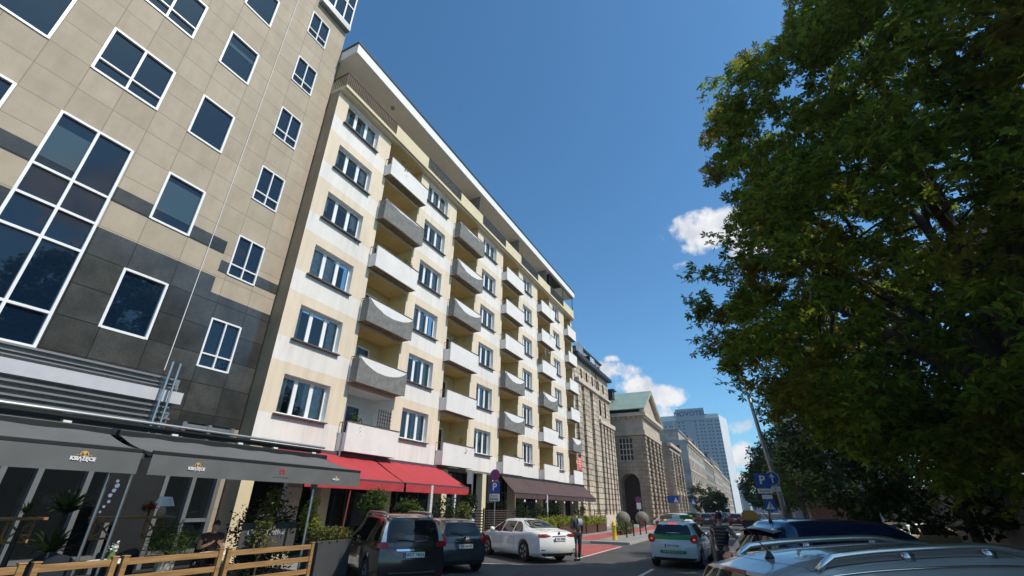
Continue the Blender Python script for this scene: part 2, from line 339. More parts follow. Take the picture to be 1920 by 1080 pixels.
# ------------------------------------------------------------------ helpers
def prop(o, label=None, cat=None, group=None, kind=None):
    if label: o['label'] = label
    if cat: o['category'] = cat
    if group: o['group'] = group
    if kind: o['kind'] = kind
    return o
def thing(name, label, cat, loc=(0, 0, 0), rot=0.0, group=None):
    o = bpy.data.objects.new(name, None); COL.objects.link(o); o.empty_display_size = .2
    o.location = loc; o.rotation_euler = (0, 0, rot)
    return prop(o, label, cat, group)
def wmat(o):
    l = Matrix.Translation(o.location) @ o.rotation_euler.to_matrix().to_4x4()
    return l if o.parent is None else wmat(o.parent) @ o.matrix_parent_inverse @ l
def minv(o): return wmat(o).inverted()
class MB:
    def __init__(s): s.v = []; s.f = []; s.m = []
    def add(s, vs, fs, mi=0):
        n = len(s.v); s.v.extend([tuple(p) for p in vs]); s.f.extend([tuple(i + n for i in f) for f in fs]); s.m.extend([mi] * len(fs)); return s
    def box(s, x0, x1, y0, y1, z0, z1, mi=0):
        if x0 > x1: x0, x1 = x1, x0
        if y0 > y1: y0, y1 = y1, y0
        if z0 > z1: z0, z1 = z1, z0
        return s.add([(x0, y0, z0), (x1, y0, z0), (x1, y1, z0), (x0, y1, z0), (x0, y0, z1), (x1, y0, z1), (x1, y1, z1), (x0, y1, z1)],
              [(0, 3, 2, 1), (4, 5, 6, 7), (0, 1, 5, 4), (1, 2, 6, 5), (2, 3, 7, 6), (3, 0, 4, 7)], mi)
    def quad(s, a, b, c, d, mi=0): return s.add([a, b, c, d], [(0, 1, 2, 3)], mi)
    def bar(s, p, q, w, h=None, mi=0, up=(0, 0, 1)):
        h = h or w; p = Vector(p); q = Vector(q); d = (q - p).normalized(); u = Vector(up)
        if abs(d.dot(u)) > .97: u = Vector((1, 0, 0))
        a = d.cross(u).normalized() * w / 2; b_ = a.cross(d).normalized() * h / 2
        vs = [p - a - b_, p + a - b_, p + a + b_, p - a + b_, q - a - b_, q + a - b_, q + a + b_, q - a + b_]
        return s.add(vs, [(0, 1, 2, 3), (7, 6, 5, 4), (0, 4, 5, 1), (1, 5, 6, 2), (2, 6, 7, 3), (3, 7, 4, 0)], mi)
    def tube(s, pts, rs, n=8, cap=True, mi=0):
        pts = [Vector(p) for p in pts]
        if isinstance(rs, (int, float)): rs = [rs] * len(pts)
        base = len(s.v); prev = None
        for i, p in enumerate(pts):
            d = (pts[min(i + 1, len(pts) - 1)] - pts[max(i - 1, 0)]).normalized()
            if prev is None:
                u = Vector((0, 0, 1)) if abs(d.z) < .9 else Vector((1, 0, 0)); a = d.cross(u).normalized()
            else: a = (prev - d * prev.dot(d)).normalized()
            prev = a; b_ = d.cross(a)
            for k in range(n):
                th = 2 * math.pi * k / n; s.v.append(tuple(p + (a * math.cos(th) + b_ * math.sin(th)) * rs[i]))
        for i in range(len(pts) - 1):
            for k in range(n):
                k2 = (k + 1) % n
                s.f.append((base + i * n + k, base + i * n + k2, base + (i + 1) * n + k2, base + (i + 1) * n + k)); s.m.append(mi)
        if cap:
            s.f.append(tuple(base + k for k in range(n))[::-1]); s.m.append(mi)
            e = base + (len(pts) - 1) * n; s.f.append(tuple(e + k for k in range(n))); s.m.append(mi)
        return s
    def lathe(s, prof, n=20, c=(0, 0, 0), axis='z', mi=0, cap=True):
        base = len(s.v)
        for (r, h) in prof:
            for k in range(n):
                th = 2 * math.pi * k / n; a, b_ = r * math.cos(th), r * math.sin(th)
                p = {'z': (a, b_, h), 'x': (h, a, b_), 'y': (b_, h, a)}[axis]
                s.v.append((p[0] + c[0], p[1] + c[1], p[2] + c[2]))
        for i in range(len(prof) - 1):
            for k in range(n):
                k2 = (k + 1) % n
                s.f.append((base + i * n + k, base + i * n + k2, base + (i + 1) * n + k2, base + (i + 1) * n + k)); s.m.append(mi)
        if cap:
            s.f.append(tuple(base + k for k in range(n))[::-1]); s.m.append(mi)
            e = base + (len(prof) - 1) * n; s.f.append(tuple(e + k for k in range(n))); s.m.append(mi)
        return s
    def grid(s, P, mi=0, flip=False, closeu=False):
        n = len(P); m_ = len(P[0]); base = len(s.v)
        for r in P: s.v.extend([tuple(q) for q in r])
        for i in range(n - 1):
            for j in range(m_ - 1):
                f = (base + i * m_ + j, base + i * m_ + j + 1, base + (i + 1) * m_ + j + 1, base + (i + 1) * m_ + j)
                s.f.append(f[::-1] if flip else f); s.m.append(mi)
        return s
    def prism(s, poly, a0, a1, axis='x', mi=0):
        n = len(poly)
        def P(u, v, a): return {'x': (a, u, v), 'y': (u, a, v), 'z': (u, v, a)}[axis]
        vs = [P(u, v, a0) for u, v in poly] + [P(u, v, a1) for u, v in poly]
        fs = [tuple(range(n))[::-1], tuple(range(n, 2 * n))] + [(i, (i + 1) % n, (i + 1) % n + n, i + n) for i in range(n)]
        return s.add(vs, fs, mi)
    def wall(s, u0, u1, z0, z1, holes, fn, mi=0):
        """sheet with rectangular holes; fn(u,z)->xyz"""
        us = sorted({u0, u1, *[h[0] for h in holes], *[h[1] for h in holes]}); us = [u for u in us if u0 <= u <= u1]
        zs = sorted({z0, z1, *[h[2] for h in holes], *[h[3] for h in holes]}); zs = [z for z in zs if z0 <= z <= z1]
        for i in range(len(us) - 1):
            for j in range(len(zs) - 1):
                cu, cz = (us[i] + us[i + 1]) / 2, (zs[j] + zs[j + 1]) / 2
                if any(h[0] < cu < h[1] and h[2] < cz < h[3] for h in holes): continue
                s.quad(fn(us[i], zs[j]), fn(us[i + 1], zs[j]), fn(us[i + 1], zs[j + 1]), fn(us[i], zs[j + 1]), mi)
        return s
    def build(s, name, mats, parent=None, smooth=False, bevel=0.0, label=None, cat=None, group=None, kind=None, local=False, fixn=False):
        me = bpy.data.meshes.new(name)
        me.from_pydata(s.v, [], s.f)
        if not isinstance(mats, (list, tuple)): mats = [mats]
        for m_ in mats: me.materials.append(m_)
        if len(mats) > 1: me.polygons.foreach_set('material_index', s.m)
        if smooth: me.polygons.foreach_set('use_smooth', [True] * len(me.polygons))
        if fixn:
            bm = bmesh.new(); bm.from_mesh(me); bmesh.ops.recalc_face_normals(bm, faces=bm.faces); bm.to_mesh(me); bm.free()
        me.update()
        o = bpy.data.objects.new(name, me); COL.objects.link(o)
        if parent is not None:
            o.parent = parent
            if not local: o.matrix_parent_inverse = minv(parent)
        if bevel > 0:
            md = o.modifiers.new('bevel', 'BEVEL'); md.width = bevel; md.segments = 2; md.limit_method = 'ANGLE'
        return prop(o, label, cat, group, kind)
def dup(o, parent=None, offset=None, name=None):
    c = o.copy(); COL.objects.link(c); c.parent = parent
    if offset: c.location = tuple(a + b for a, b in zip(c.location, offset))
    for ch in list(o.children): dup(ch, c)
    return c
def add_tree_children(o): return [o] + [x for ch in o.children for x in add_tree_children(ch)]
def text_mesh(name, body, size, m, parent, M4, extrude=.004, align='CENTER', spacing=1.0, squash=1.0, bold=0.0, local=False):
    cu = bpy.data.curves.new(name, 'FONT'); cu.body = body; cu.size = size; cu.extrude = extrude; cu.align_x = align; cu.align_y = 'CENTER'
    cu.space_character = spacing; cu.offset = bold; cu.resolution_u = 3
    tmp = bpy.data.objects.new(name + '_tmp', cu)
    me = bpy.data.meshes.new_from_object(tmp)
    bpy.data.objects.remove(tmp); bpy.data.curves.remove(cu)
    me.transform(Matrix.Diagonal((squash, 1, 1, 1))); me.transform(M4)
    me.materials.clear(); me.materials.append(m)
    o = bpy.data.objects.new(name, me); COL.objects.link(o)
    if parent is not None:
        o.parent = parent
        if not local: o.matrix_parent_inverse = minv(parent)
    return o
def frame_mat(origin, xdir, ydir):
    x_ = Vector(xdir).normalized(); y_ = Vector(ydir).normalized(); z_ = x_.cross(y_)
    return Matrix(((x_.x, y_.x, z_.x, origin[0]), (x_.y, y_.y, z_.y, origin[1]), (x_.z, y_.z, z_.z, origin[2]), (0, 0, 0, 1)))
def np_mesh(name, V, F, mats, parent=None, mi=None, label=None, cat=None, group=None, kind=None):
    me = bpy.data.meshes.new(name); n = len(V); k = F.shape[1]
    me.vertices.add(n); me.vertices.foreach_set('co', V.astype(np.float32).ravel())
    me.loops.add(F.size); me.loops.foreach_set('vertex_index', F.astype(np.int32).ravel())
    me.polygons.add(len(F)); me.polygons.foreach_set('loop_start', np.arange(0, F.size, k, dtype=np.int32))
    me.update(calc_edges=True)
    for m_ in (mats if isinstance(mats, list) else [mats]): me.materials.append(m_)
    o = bpy.data.objects.new(name, me); COL.objects.link(o)
    if parent is not None: o.parent = parent; o.matrix_parent_inverse = minv(parent)
    return prop(o, label, cat, group, kind)
def leaves(C, size, leaflets=1, aspect=.45, up=.6, fold=.25):
    """C: Nx3 leaf positions -> quads. leaflets>1 gives palmate leaves."""
    n = len(C)
    nr = rng.normal(size=(n, 3)); nr[:, 2] = np.abs(nr[:, 2]) + up; nr /= np.linalg.norm(nr, axis=1)[:, None]
    a = rng.normal(size=(n, 3)); a -= nr * (a * nr).sum(1)[:, None]; a /= np.linalg.norm(a, axis=1)[:, None]; b_ = np.cross(nr, a)
    s = size * rng.uniform(.7, 1.3, n)
    Vs = []
    for k in range(leaflets):
        th = (k - (leaflets - 1) / 2) * (2.2 * math.pi / max(leaflets, 1) / 1.6) if leaflets > 1 else 0
        d = a * math.cos(th) + b_ * math.sin(th); e = -a * math.sin(th) + b_ * math.cos(th)
        L = (s * (1 - .12 * abs(k - (leaflets - 1) / 2)))[:, None]; w = L * aspect * .5
        dr = nr * (-fold * L)
        base = C; tip = C + d * L + dr; m1 = C + d * L * .6 + e * w + dr * .3; m2 = C + d * L * .6 - e * w + dr * .3
        Vs.append(np.stack([base, m1, tip, m2], 1))
    V = np.stack(Vs, 1).reshape(-1, 3)
    F = np.arange(len(V)).reshape(-1, 4)
    return V, F
def m_haze():
    m = bpy.data.materials.new('thin_haze'); m.use_nodes = True; t = m.node_tree; t.nodes.clear()
    o = t.nodes.new('ShaderNodeOutputMaterial'); v = t.nodes.new('ShaderNodeVolumePrincipled'); v.inputs['Color'].default_value = (.80, .88, 1, 1); v.inputs['Density'].default_value = .0003; v.inputs['Anisotropy'].default_value = .2
    t.links.new(v.outputs[0], o.inputs['Volume']); return m
# ================================================================== SETTING
MB().box(-900, 900, -300, 1500, -.5, -.004).build('ground', m_asph, kind='structure')
def sheet(name, pts, z, m, thick=.0):
    b = MB()
    if thick: b.prism(pts, z - thick, z, 'z')
    else: b.add([(p[0], p[1], z) for p in pts], [tuple(range(len(pts)))])
    return b.build(name, m, kind='structure')
sheet('road', [(-7.2, -60), (4.6, -60), (4.6, 16), (-.4, 18), (-.4, 340), (-9.0, 340), (-7.0, 120), (-7.0, 29.5), (-12.4, 27.2), (-12.4, -60)], .0, m_asph)
# pavements (raised), with kerbs
sheet('pavement', [(-16.1, -60), (-12.4, -60), (-12.4, 27.6), (-9.3, 29.2), (-7.15, 29.2), (-7.15, 120), (-9.0, 340), (-40, 340), (-40, 46), (-16.1, 46)], .10, m_pave, .1)
sheet('pavement', [(4.7, -60), (40, -60), (40, 340), (-.2, 340), (-.2, 18.2), (4.7, 16.2)], .10, m_pave, .1)
def kerb(pts):
    b = MB()
    for (p, q) in zip(pts[:-1], pts[1:]):
        p = Vector((*p, .055)); q = Vector((*q, .055)); L = (q - p).length; n = max(1, int(L / 1.0)); 
        for i in range(min(n, 120)):
            a = p.lerp(q, i / n); c = p.lerp(q, (i + .985) / n); b.bar(a, c, .15, .135)
    return b.build('kerb', m_kerb, kind='structure')
kerb([(-12.32, -20), (-12.32, 27.5), (-9.3, 29.12), (-7.08, 29.12), (-7.08, 120)])
kerb([(4.62, -10), (4.62, 16.1), (-.28, 18.1), (-.28, 130)])
# red cycle lane: ramp onto the road, then along the pavement
sheet('cycle_lane', [(-10.6, 27.3), (-7.9, 28.4), (-7.0, 27.6), (-6.9, 21.2), (-7.7, 22.3)], .004, m_redl)
sheet('cycle_lane', [(-11.3, 29.3), (-9.4, 30.0), (-9.4, 120), (-11.3, 120)], .104, m_redl)
b = MB()
for (x0, y0, x1, y1, w) in ((-8.8, 18.9, -8.1, 20.0, .12), (-8.5, 22.3, -8.2, 23.4, .12), (-7.05, 20.2, -7.1, 27.6, .10), (-7.9, 28.5, -10.6, 27.4, .10),
                            (-10.9, 16.0, -8.0, 17.0, .1), (-10.2, 12.4, -7.6, 13.3, .1)):
    d = Vector((x1 - x0, y1 - y0, 0)).normalized(); n = Vector((-d.y, d.x, 0)) * w / 2; p = Vector((x0, y0, .008)); q = Vector((x1, y1, .008))
    b.quad(p - n, q - n, q + n, p + n)
for i in range(18):
    y0 = 16 + i * 6.5; b.quad((-3.75, y0, .008), (-3.63, y0, .008), (-3.63, y0 + 2.4, .008), (-3.75, y0 + 2.4, .008))
for i in range(10):
    x0 = -6.6 + i * .62; b.quad((x0, 46, .008), (x0 + .33, 46, .008), (x0 + .33, 49.5, .008), (x0, 49.5, .008))
b.build('road_markings', m_mark, kind='structure')

# ================================================================== OFFICE BUILDING
OX = -16.1
off = thing('office_building', 'tall beige stone office block with dark granite base and blue windows at the left edge', 'building', (-20, 2, 0))
rowT = [12.26, 16.05, 19.81, 23.52, 27.3]
wins = []      # (y0,y1,z0,z1,cols,transom)
S = -.17
wins += [(2.54, 4.41, 5.57 + S, 12.26 + S, 'curtain')]
for k, zt in enumerate(rowT[1:4]): wins.append((2.57, 4.47, 14.14 + S + 3.77 * k, 16.05 + S + 3.77 * k, 'double'))
for k in range(5): wins.append((5.5, 6.76, 10.35 + S + 3.8 * k - (.03 * k), 12.26 + S + 3.78 * k - (.02 * k), 'single'))
wins.append((5.45, 6.72, 6.54 + S, 8.47 + S, 'single'))
for k in range(6): wins.append((8.36, 9.47, 6.16 + S + 3.475 * k, 7.9 + S + 3.455 * k, 'small'))
for k, zt in enumerate((12.27, 16.05, 19.81)): wins.append((-.4, 1.55, zt - 1.91 + S, zt + S, 'double' if k != 1 else 'single'))
for k in range(3): wins.append((-2.35, -1.4 + .0, 12.27 - 1.91 + S + 3.77 * k, 12.27 + S + 3.77 * k, 'single'))
wins.append((-.4, 1.55, 5.57 + S, 9.4 + S, 'double'))
OY0, OY1, OZ1 = -9.0, 10.45, 30.5
b = MB(); b.wall(OY0, OY1, 0.0, OZ1, [(w[0], w[1], w[2], w[3]) for w in wins] + [(3.2, 10.3, .12, 4.2)], lambda u, z: (OX, u, z))
b.quad((OX, OY1, 0), (OX - 22, OY1, 0), (OX - 22, OY1, OZ1), (OX, OY1, OZ1))
b.quad((OX, OY0, 0), (OX, OY0, OZ1), (OX - 22, OY0, OZ1), (OX - 22, OY0, 0))
b.quad((OX, OY0, OZ1), (OX, OY1, OZ1), (OX - 22, OY1, OZ1), (OX - 22, OY0, OZ1))
b.build('stone_wall', m_beige, off)
# granite cladding, 2 cm proud
b = MB(); gx = OX + .02; EDG = 10.44
holes = [(w[0], w[1], w[2], w[3]) for w in wins]
b.wall(OY0, 8.04, 4.2, 9.19, holes, lambda u, z: (gx, u, z)); b.wall(8.04, EDG, 4.2, 8.6, holes, lambda u, z: (gx, u, z))
b.quad((gx, 8.04, 8.6), (gx, 8.04, 9.19), (OX, 8.04, 9.19), (OX, 8.04, 8.6))
b.quad((gx, OY0, 9.19), (gx, 8.04, 9.19), (OX, 8.04, 9.19), (OX, OY0, 9.19)); b.quad((gx, 8.04, 8.6), (gx, EDG, 8.6), (OX, EDG, 8.6), (OX, 8.04, 8.6))
for (a, c, lo, hi) in ((OY0, 2.54, 10.17, 10.67), (4.41, 5.5, 10.17, 10.67), (6.76, 8.04, 10.17, 10.67), (8.04, 8.36, 9.47, 9.91), (9.47, EDG, 9.52, 9.93)):
    b.wall(a, c, lo, hi, holes, lambda u, z: (gx, u, z))
    b.quad((gx, a, hi), (gx, c, hi), (OX, c, hi), (OX, a, hi)); b.quad((gx, a, lo), (gx, a, hi), (OX, a, hi), (OX, a, lo)); b.quad((gx, c, lo), (gx, c, hi), (OX, c, hi), (OX, c, lo))
b.build('granite_cladding', m_gran, off)
def office_window(y0, y1, z0, z1, kind, i):
    f = MB(); fw = .062 if kind != 'small' else .048; px = OX + .035; bk = OX - .12
    def fr(a, c, lo, hi): f.box(bk, px, a, c, lo, hi)
    fr(y0 - .01, y0 + fw, z0, z1); fr(y1 - fw, y1 + .01, z0, z1); fr(y0 + fw, y1 - fw, z0 - .01, z0 + fw); fr(y0 + fw, y1 - fw, z1 - fw, z1 + .01)
    ym = (y0 + y1) / 2; m2 = .034 if kind != 'small' else .024
    if kind in ('double', 'small', 'curtain'):
        f.box(bk, px - .004, ym - m2, ym + m2, z0 + fw, z1 - fw)
    if kind in ('double', 'small'):
        zt = z0 + (z1 - z0) * .27
        f.box(bk, px - .008, y0 + fw, ym - m2, zt - .025, zt + .025); f.box(bk, px - .008, ym + m2, y1 - fw, zt - .025, zt + .025)
    if kind == 'curtain':
        for zt in (6.55 + S, 8.46 + S, 9.41 + S, 10.36 + S):
            w_ = .036
            f.box(bk, px - .008, y0 + fw, ym - m2, zt - w_, zt + w_); f.box(bk, px - .008, ym + m2, y1 - fw, zt - w_, zt + w_)
    fo = f.build('window', m_wmetal, off)
    gxp = OX - .05
    g = MB(); g.quad((gxp, y0 + .02, z0 + .02), (gxp, y1 - .02, z0 + .02), (gxp, y1 - .02, z1 - .02), (gxp, y0 + .02, z1 - .02)); g.build('pane', m_oglass, fo)
    if i in BLIND:
        a, c = BLIND[i]; q = MB(); zz0 = z0 + (z1 - z0) * a; q.quad((gxp + .012, y0 + fw, zz0), (gxp + .012, ym - m2 if kind == 'curtain' else y1 - fw, zz0), (gxp + .012, ym - m2 if kind == 'curtain' else y1 - fw, z0 + (z1 - z0) * c), (gxp + .012, y0 + fw, z0 + (z1 - z0) * c))
        q.build('blind_reflection', m_oblind, fo)
BLIND = {0: (.76, .93), 4: (.22, .85), 6: (.62, .72)}
for i, w in enumerate(wins): office_window(*w, i)
# cable line, glazed top storey, canopy fascia with louvres
b = MB(); b.tube([(OX + .03, 7.48, 5.6), (OX + .03, 7.48, 30)], .013, 6); b.build('lightning_cable', m_whitep, off)
b = MB(); gz = 26.25
b.box(OX - .3, OX + .30, 8.5, 10.44, gz - .35, gz); b.build('cornice', m_sgrey, off)
b = MB()
for yy in (8.55, 9.2, 9.85, 10.38): b.box(OX + .19, OX + .27, yy - .04, yy + .04, gz, 30)
for zz in (gz + .06, gz + 1.5, gz + 3.2): b.box(OX + .20, OX + .26, 8.59, 10.34, zz - .05, zz + .05)
bw = b.build('glazed_bay', m_wmetal, off)
b = MB(); b.box(OX - .2, OX + .22, 8.55, 10.40, gz, 29.9); b.build('pane', m_oglass, bw)
cx0 = OX + .03
b = MB(); b.box(cx0, OX + .55, OY0, 8.0, 4.58, 4.93); b.build('white_fascia', mat('lavender_fascia', (.50, .50, .53), .5, var=.06), off)
b = MB()
for k, (zz, h_) in enumerate(((5.27, .045), (5.13, .03), (5.03, .03), (4.42, .05), (4.26, .05), (4.10, .05), (3.96, .05), (3.82, .04))):
    b.box(cx0, OX + (.5 if k > 2 else .42), OY0, 7.75 + .06 * (k % 3), zz, zz + h_)
b.box(cx0, OX + .3, OY0, 7.9, 3.55, 5.35); b.build('louvres', m_sgrey, off)
b = MB()
for dy in (0, .22): b.tube([(OX + .72, 7.32 + dy, 3.3), (OX + .72, 7.32 + dy, 5.75)], .035, 8)
b.box(OX + .1, OX + .70, 7.30, 7.36, 3.9, 5.3); b.build('steel_rods', m_steel, off)
# ground floor: glazing behind the terrace
b = MB()
for yy in (3.3, 4.9, 5.6, 6.65, 7.45, 8.6, 9.42, 10.22): b.box(OX - .3, OX + .02, yy - .06, yy + .06, .12, 4.2)
for (a, c, zz) in ((3.3, 10.3, .5), (3.3, 10.3, 4.1), (9.45, 10.2, 1.35), (3.3, 5.5, 2.9)): b.box(OX - .28, OX + .0, a, c, zz - .05, zz + .05)
sf = b.build('shopfront', m_sgrey, off)
b = MB(); b.quad((OX - .18, 3.2, .12), (OX - .18, 10.3, .12), (OX - .18, 10.3, 4.2), (OX - .18, 3.2, 4.2)); b.build('pane', m_shopglass, sf)
b = MB(); b.box(OX - .02, OX + .06, OY0, 3.2, 0, 4.2); b.box(OX - .02, OX + .06, 7.6, 8.5, .13, 4.2); b.build('dark_panel', m_dgrey, off)

# ================================================================== APARTMENT BLOCK
BAY = 7.13; AY0, AY1 = 10.5, 45.5; FZ0, FZT = 3.83, 21.12
apt = thing('apartment_block', 'cream and white apartment block with many balconies along the left side of the street', 'building', (-20, 28, 0))
bays = [11.14, 18.21, 25.35, 32.50, 39.64]
wid = [2.36, 2.28, 2.20, 1.98, 1.86]
WH = 1.50
loggia = [(by + 3.36, by + 6.36) for by in bays[:4]] + [(43.0, 45.1)]
holes = []
for by, w in zip(bays, wid):
    for f in range(6): holes.append((by + .06, by + w, SILL0 + DZ * f, SILL0 + DZ * f + WH))
log_h = []
for (a, c) in loggia:
    for f in range(6):
        z0 = SILL0 + DZ * f - .88; log_h.append((a, c, z0, z0 + 2.62))
holes += log_h
b = MB()
b.wall(AY0, AY1, FZ0, FZT, holes, lambda u, z: (FX, u, z))
b.quad((FX, AY0, 0), (FX, AY0, FZT), (FX - 14, AY0, FZT), (FX - 14, AY0, 0), 5); b.quad((FX, AY1, 0), (FX - 14, AY1, 0), (FX - 14, AY1, FZT), (FX, AY1, FZT))
RD = .30
for (a, c, z0, z1) in holes[:30]:
    b.quad((FX, a, z0), (FX, a, z1), (FX - RD, a, z1), (FX - RD, a, z0), 1); b.quad((FX, c, z0), (FX - RD, c, z0), (FX - RD, c, z1), (FX, c, z1), 1)
    b.quad((FX, a, z1), (FX, c, z1), (FX - RD, c, z1), (FX - RD, a, z1), 1); b.quad((FX, a, z0), (FX - RD, a, z0), (FX - RD, c, z0), (FX, c, z0), 1)
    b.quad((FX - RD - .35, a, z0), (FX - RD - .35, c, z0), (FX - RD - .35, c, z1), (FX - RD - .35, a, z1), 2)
LD = 1.25
for (a, c, z0, z1) in log_h:
    mi = 4 if (a < 15 and z0 < 5) else 3
    b.quad((FX, a, z0), (FX, a, z1), (FX - LD, a, z1), (FX - LD, a, z0), mi); b.quad((FX, c, z0), (FX - LD, c, z0), (FX - LD, c, z1), (FX, c, z1), mi)
    b.quad((FX, a, z1), (FX, c, z1), (FX - LD, c, z1), (FX - LD, a, z1), mi); b.quad((FX, a, z0), (FX - LD, a, z0), (FX - LD, c, z0), (FX, c, z0), mi)
    b.quad((FX - LD, a, z0), (FX - LD, c, z0), (FX - LD, c, z1), (FX - LD, a, z1), mi)
b.build('wall', [m_apt, m_whitep, m_room, m_yel, m_whitep, mat('brown_shaded_plaster', (.33, .25, .165), .9, var=.15, scale=1)], apt)  # side wall: unbanded brown plaster, darkened in its colour for the shade there
# ground storey set back behind columns
b = MB(); b.box(FX - 1.0, FX - .02, AY0 + .02, AY1 - .02, FZ0 - .12, FZ0 - .004); b.build('soffit', m_grimy, apt)
for yy in (10.55, 14.0, 17.7, 22.3, 26.7, 31.0, 36.0, 41.0, 45.0): MB().box(FX - .45, FX - .003, yy, yy + .48 if yy < 44.9 else 45.4, 0.1, FZ0 - .12).build('column', m_yelc, apt)
b = MB()
for yy in np.arange(11.2, 45.4, 1.7):
    b.box(FX - 1.0, FX - .92, yy - .05, yy + .05, .1, FZ0 - .12)
b.box(FX - 1.0, FX - .93, AY0, AY1, 2.7, 2.8); b.box(FX - 1.0, FX - .93, AY0, AY1, .1, .5)
sh = b.build('shopfront', m_blackp, apt)
b = MB(); b.quad((FX - .97, AY0, .1), (FX - .97, AY1, .1), (FX - .97, AY1, FZ0 - .1), (FX - .97, AY0, FZ0 - .1)); b.build('pane', m_shopglass, sh)
# windows: three casements, net curtain, sill
def make_apt_window(w):
    f = MB(); d = .07; fw = .055
    f.box(-d, 0, 0, fw, 0, WH); f.box(-d, 0, w - fw, w, 0, WH); f.box(-d, 0, fw, w - fw, 0, fw); f.box(-d, 0, fw, w - fw, WH - fw, WH)
    for k in (1, 2):
        yy = w * k / 3; f.box(-d, .012, yy - .06, yy + .06, fw, WH - fw)
    for k in range(3):
        a, c = w * k / 3 + .06, w * (k + 1) / 3 - .06
        f.box(-d + .01, .006, a - .0, a + .03, fw, WH - fw); f.box(-d + .01, .006, c - .03, c, fw, WH - fw); f.box(-d + .01, .006, a + .03, c - .03, fw, fw + .045); f.box(-d + .01, .006, a + .03, c - .03, WH - fw - .045, WH - fw)
    fo = f.build('window', m_wmetal, apt, local=True)
    MB().quad((-.03, .03, .03), (-.03, w - .03, .03), (-.03, w - .03, WH - .03), (-.03, .03, WH - .03)).build('pane', m_aglass, fo, local=True)
    P = [[(-.16 + .03 * math.sin(u * w * 26), u * w, z) for u in np.linspace(0.0, 1, 70)] for z in (.0, WH)]
    MB().grid(P).build('curtain', m_curt, fo, local=True, smooth=True)
    MB().box(.0, .30 + .07, -.12, w + .06, -.055, -.006).build('sill', m_sill, fo, local=True)
    return fo
def make_curt2(fo, w, a, c, zt=1.0):
    P = [[(-.16 + .03 * math.sin(u * w * 26), u * w, z) for u in np.linspace(a, c, 40)] for z in (WH * (1 - zt), WH)]
    return P
random.seed(3)
for by, w in zip(bays, wid):
    proto = make_apt_window(w - .06)
    for f in range(6):
        o = proto if f == 0 else dup(proto, apt)
        o.location = (FX - RD + .08 + 20, by + .06 - 28, SILL0 + DZ * f)
        # drawn-back curtains on some windows
        cur = [c_ for c_ in o.children if c_.name.startswith('curtain')][0]
        k = random.random()
        if f > 0 or True:
            if k < .75:
                P = []
                spans = [(.0, .2), (.55, 1.0)] if k < .25 else ([(.0, .62)] if k < .5 else [(.02, .18), (.80, .98)])
                mb = MB()
                for (a, c) in spans: mb.grid(make_curt2(o, w, a, c, 1.0 if k < .6 else .55))
                me_o = mb.build('tmpc', m_curt); cur.data = me_o.data; cur.data.name = 'curtain'; bpy.data.objects.remove(me_o)
# sill lip: the outer metal sill is modelled on the frame; loggia doors
bd = MB(); bd.box(0, .06, 0, .08, 0, 2.15); bd.box(0, .06, .85, .95, 0, 2.15); bd.box(0, .06, 1.75, 1.83, .8, 2.15); bd.box(0, .06, .08, .85, 2.07, 2.15); bd.box(0, .06, .95, 1.75, 2.07, 2.15); bd.box(0, .06, .95, 1.75, .8, .88); bd.box(0, .06, .08, .85, .0, .08)
door = bd.build('balcony_door', m_wmetal, apt, local=True)
MB().quad((.03, .08, .08), (.03, .85, .08), (.03, .85, 2.07), (.03, .08, 2.07)).quad((.03, .95, .88), (.03, 1.75, .88), (.03, 1.75, 2.07), (.03, .95, 2.07)).build('pane', m_farglass, door, local=True)
first = True
for bi, (a, c) in enumerate(loggia):
    for f in range(6):
        o = door if first else dup(door, apt); first = False
        o.location = (FX - LD + .004 + 20, a + .25 - 28, SILL0 + DZ * f - .87)
# balconies
COVER = {0: 'wccwgw', 1: 'wwwccg', 2: 'wccwww', 3: 'wwcwww', 4: 'wcwwww'}
PX = -14.90
def balcony(y0, y1, zf, cover, full=True):
    zt = zf + 1.15
    b = MB(); b.box(FX - .001, PX - .07, y0 + .03, y1 - .03, zf - .02, zf + .10); 
    sl = b.build('balcony', m_grimy, apt)
    b = MB(); b.box(PX - .065, PX, y0, y1, zf - .015, zt); b.box(FX + .004, PX - .066, y0, y0 + .05, zf - .012, zt - .45); b.box(FX + .004, PX - .066, y1 - .05, y1, zf - .012, zt - .0)
    b.build('parapet', m_paraw, sl)
    b = MB(); b.box(PX - .10, PX + .025, y0 - .02, y1 + .02, zt + .002, zt + .04); b.bar((FX, y0 + .02, zt), (PX - .1, y0 + .02, zt), .03); b.bar((PX - .2, y0 + .02, zf), (PX - .2, y0 + .02, zt), .025); b.bar((PX - .35, y0 + .02, zf), (PX - .35, y0 + .02, zt), .025)
    b.build('handrail', m_sill, sl)
    if cover in 'cg':
        n = 24; ys = np.linspace(y0 - .02, y1 + .02, n); P = []
        for j, s_ in enumerate(np.linspace(0, 1, 8)):
            row = []
            for i, yy in enumerate(ys):
                u = i / (n - 1); sag = (.50 if cover == 'c' else .14) * (1 - (2 * u - 1) ** 2) ** .8
                topz = zt - .02 - sag; botz = zf - .05
                row.append((PX + .048 + .012 * math.sin(u * 31 + s_ * 5) + .01 * math.sin(s_ * 9 + u * 12), yy, topz + (botz - topz) * s_))
            P.append(row)
        mb = MB(); mb.grid(P)
        mb.quad((PX + .02, y0 - .02, zt - .02), (FX + .1, y0 - .02, zt - .1), (FX + .1, y0 - .02, zf), (PX + .02, y0 - .02, zf - .05))
        mb.build('cloth_cover', m_cloth, sl, smooth=True)
        if cover == 'c':
            mb = MB(); mb.quad((PX + .006, y0, zt - .55), (PX + .006, y1, zt - .55), (PX + .006, y1, zt - .01), (PX + .006, y0, zt - .01)); mb.build('white_lining', m_clothw, sl)
    return sl
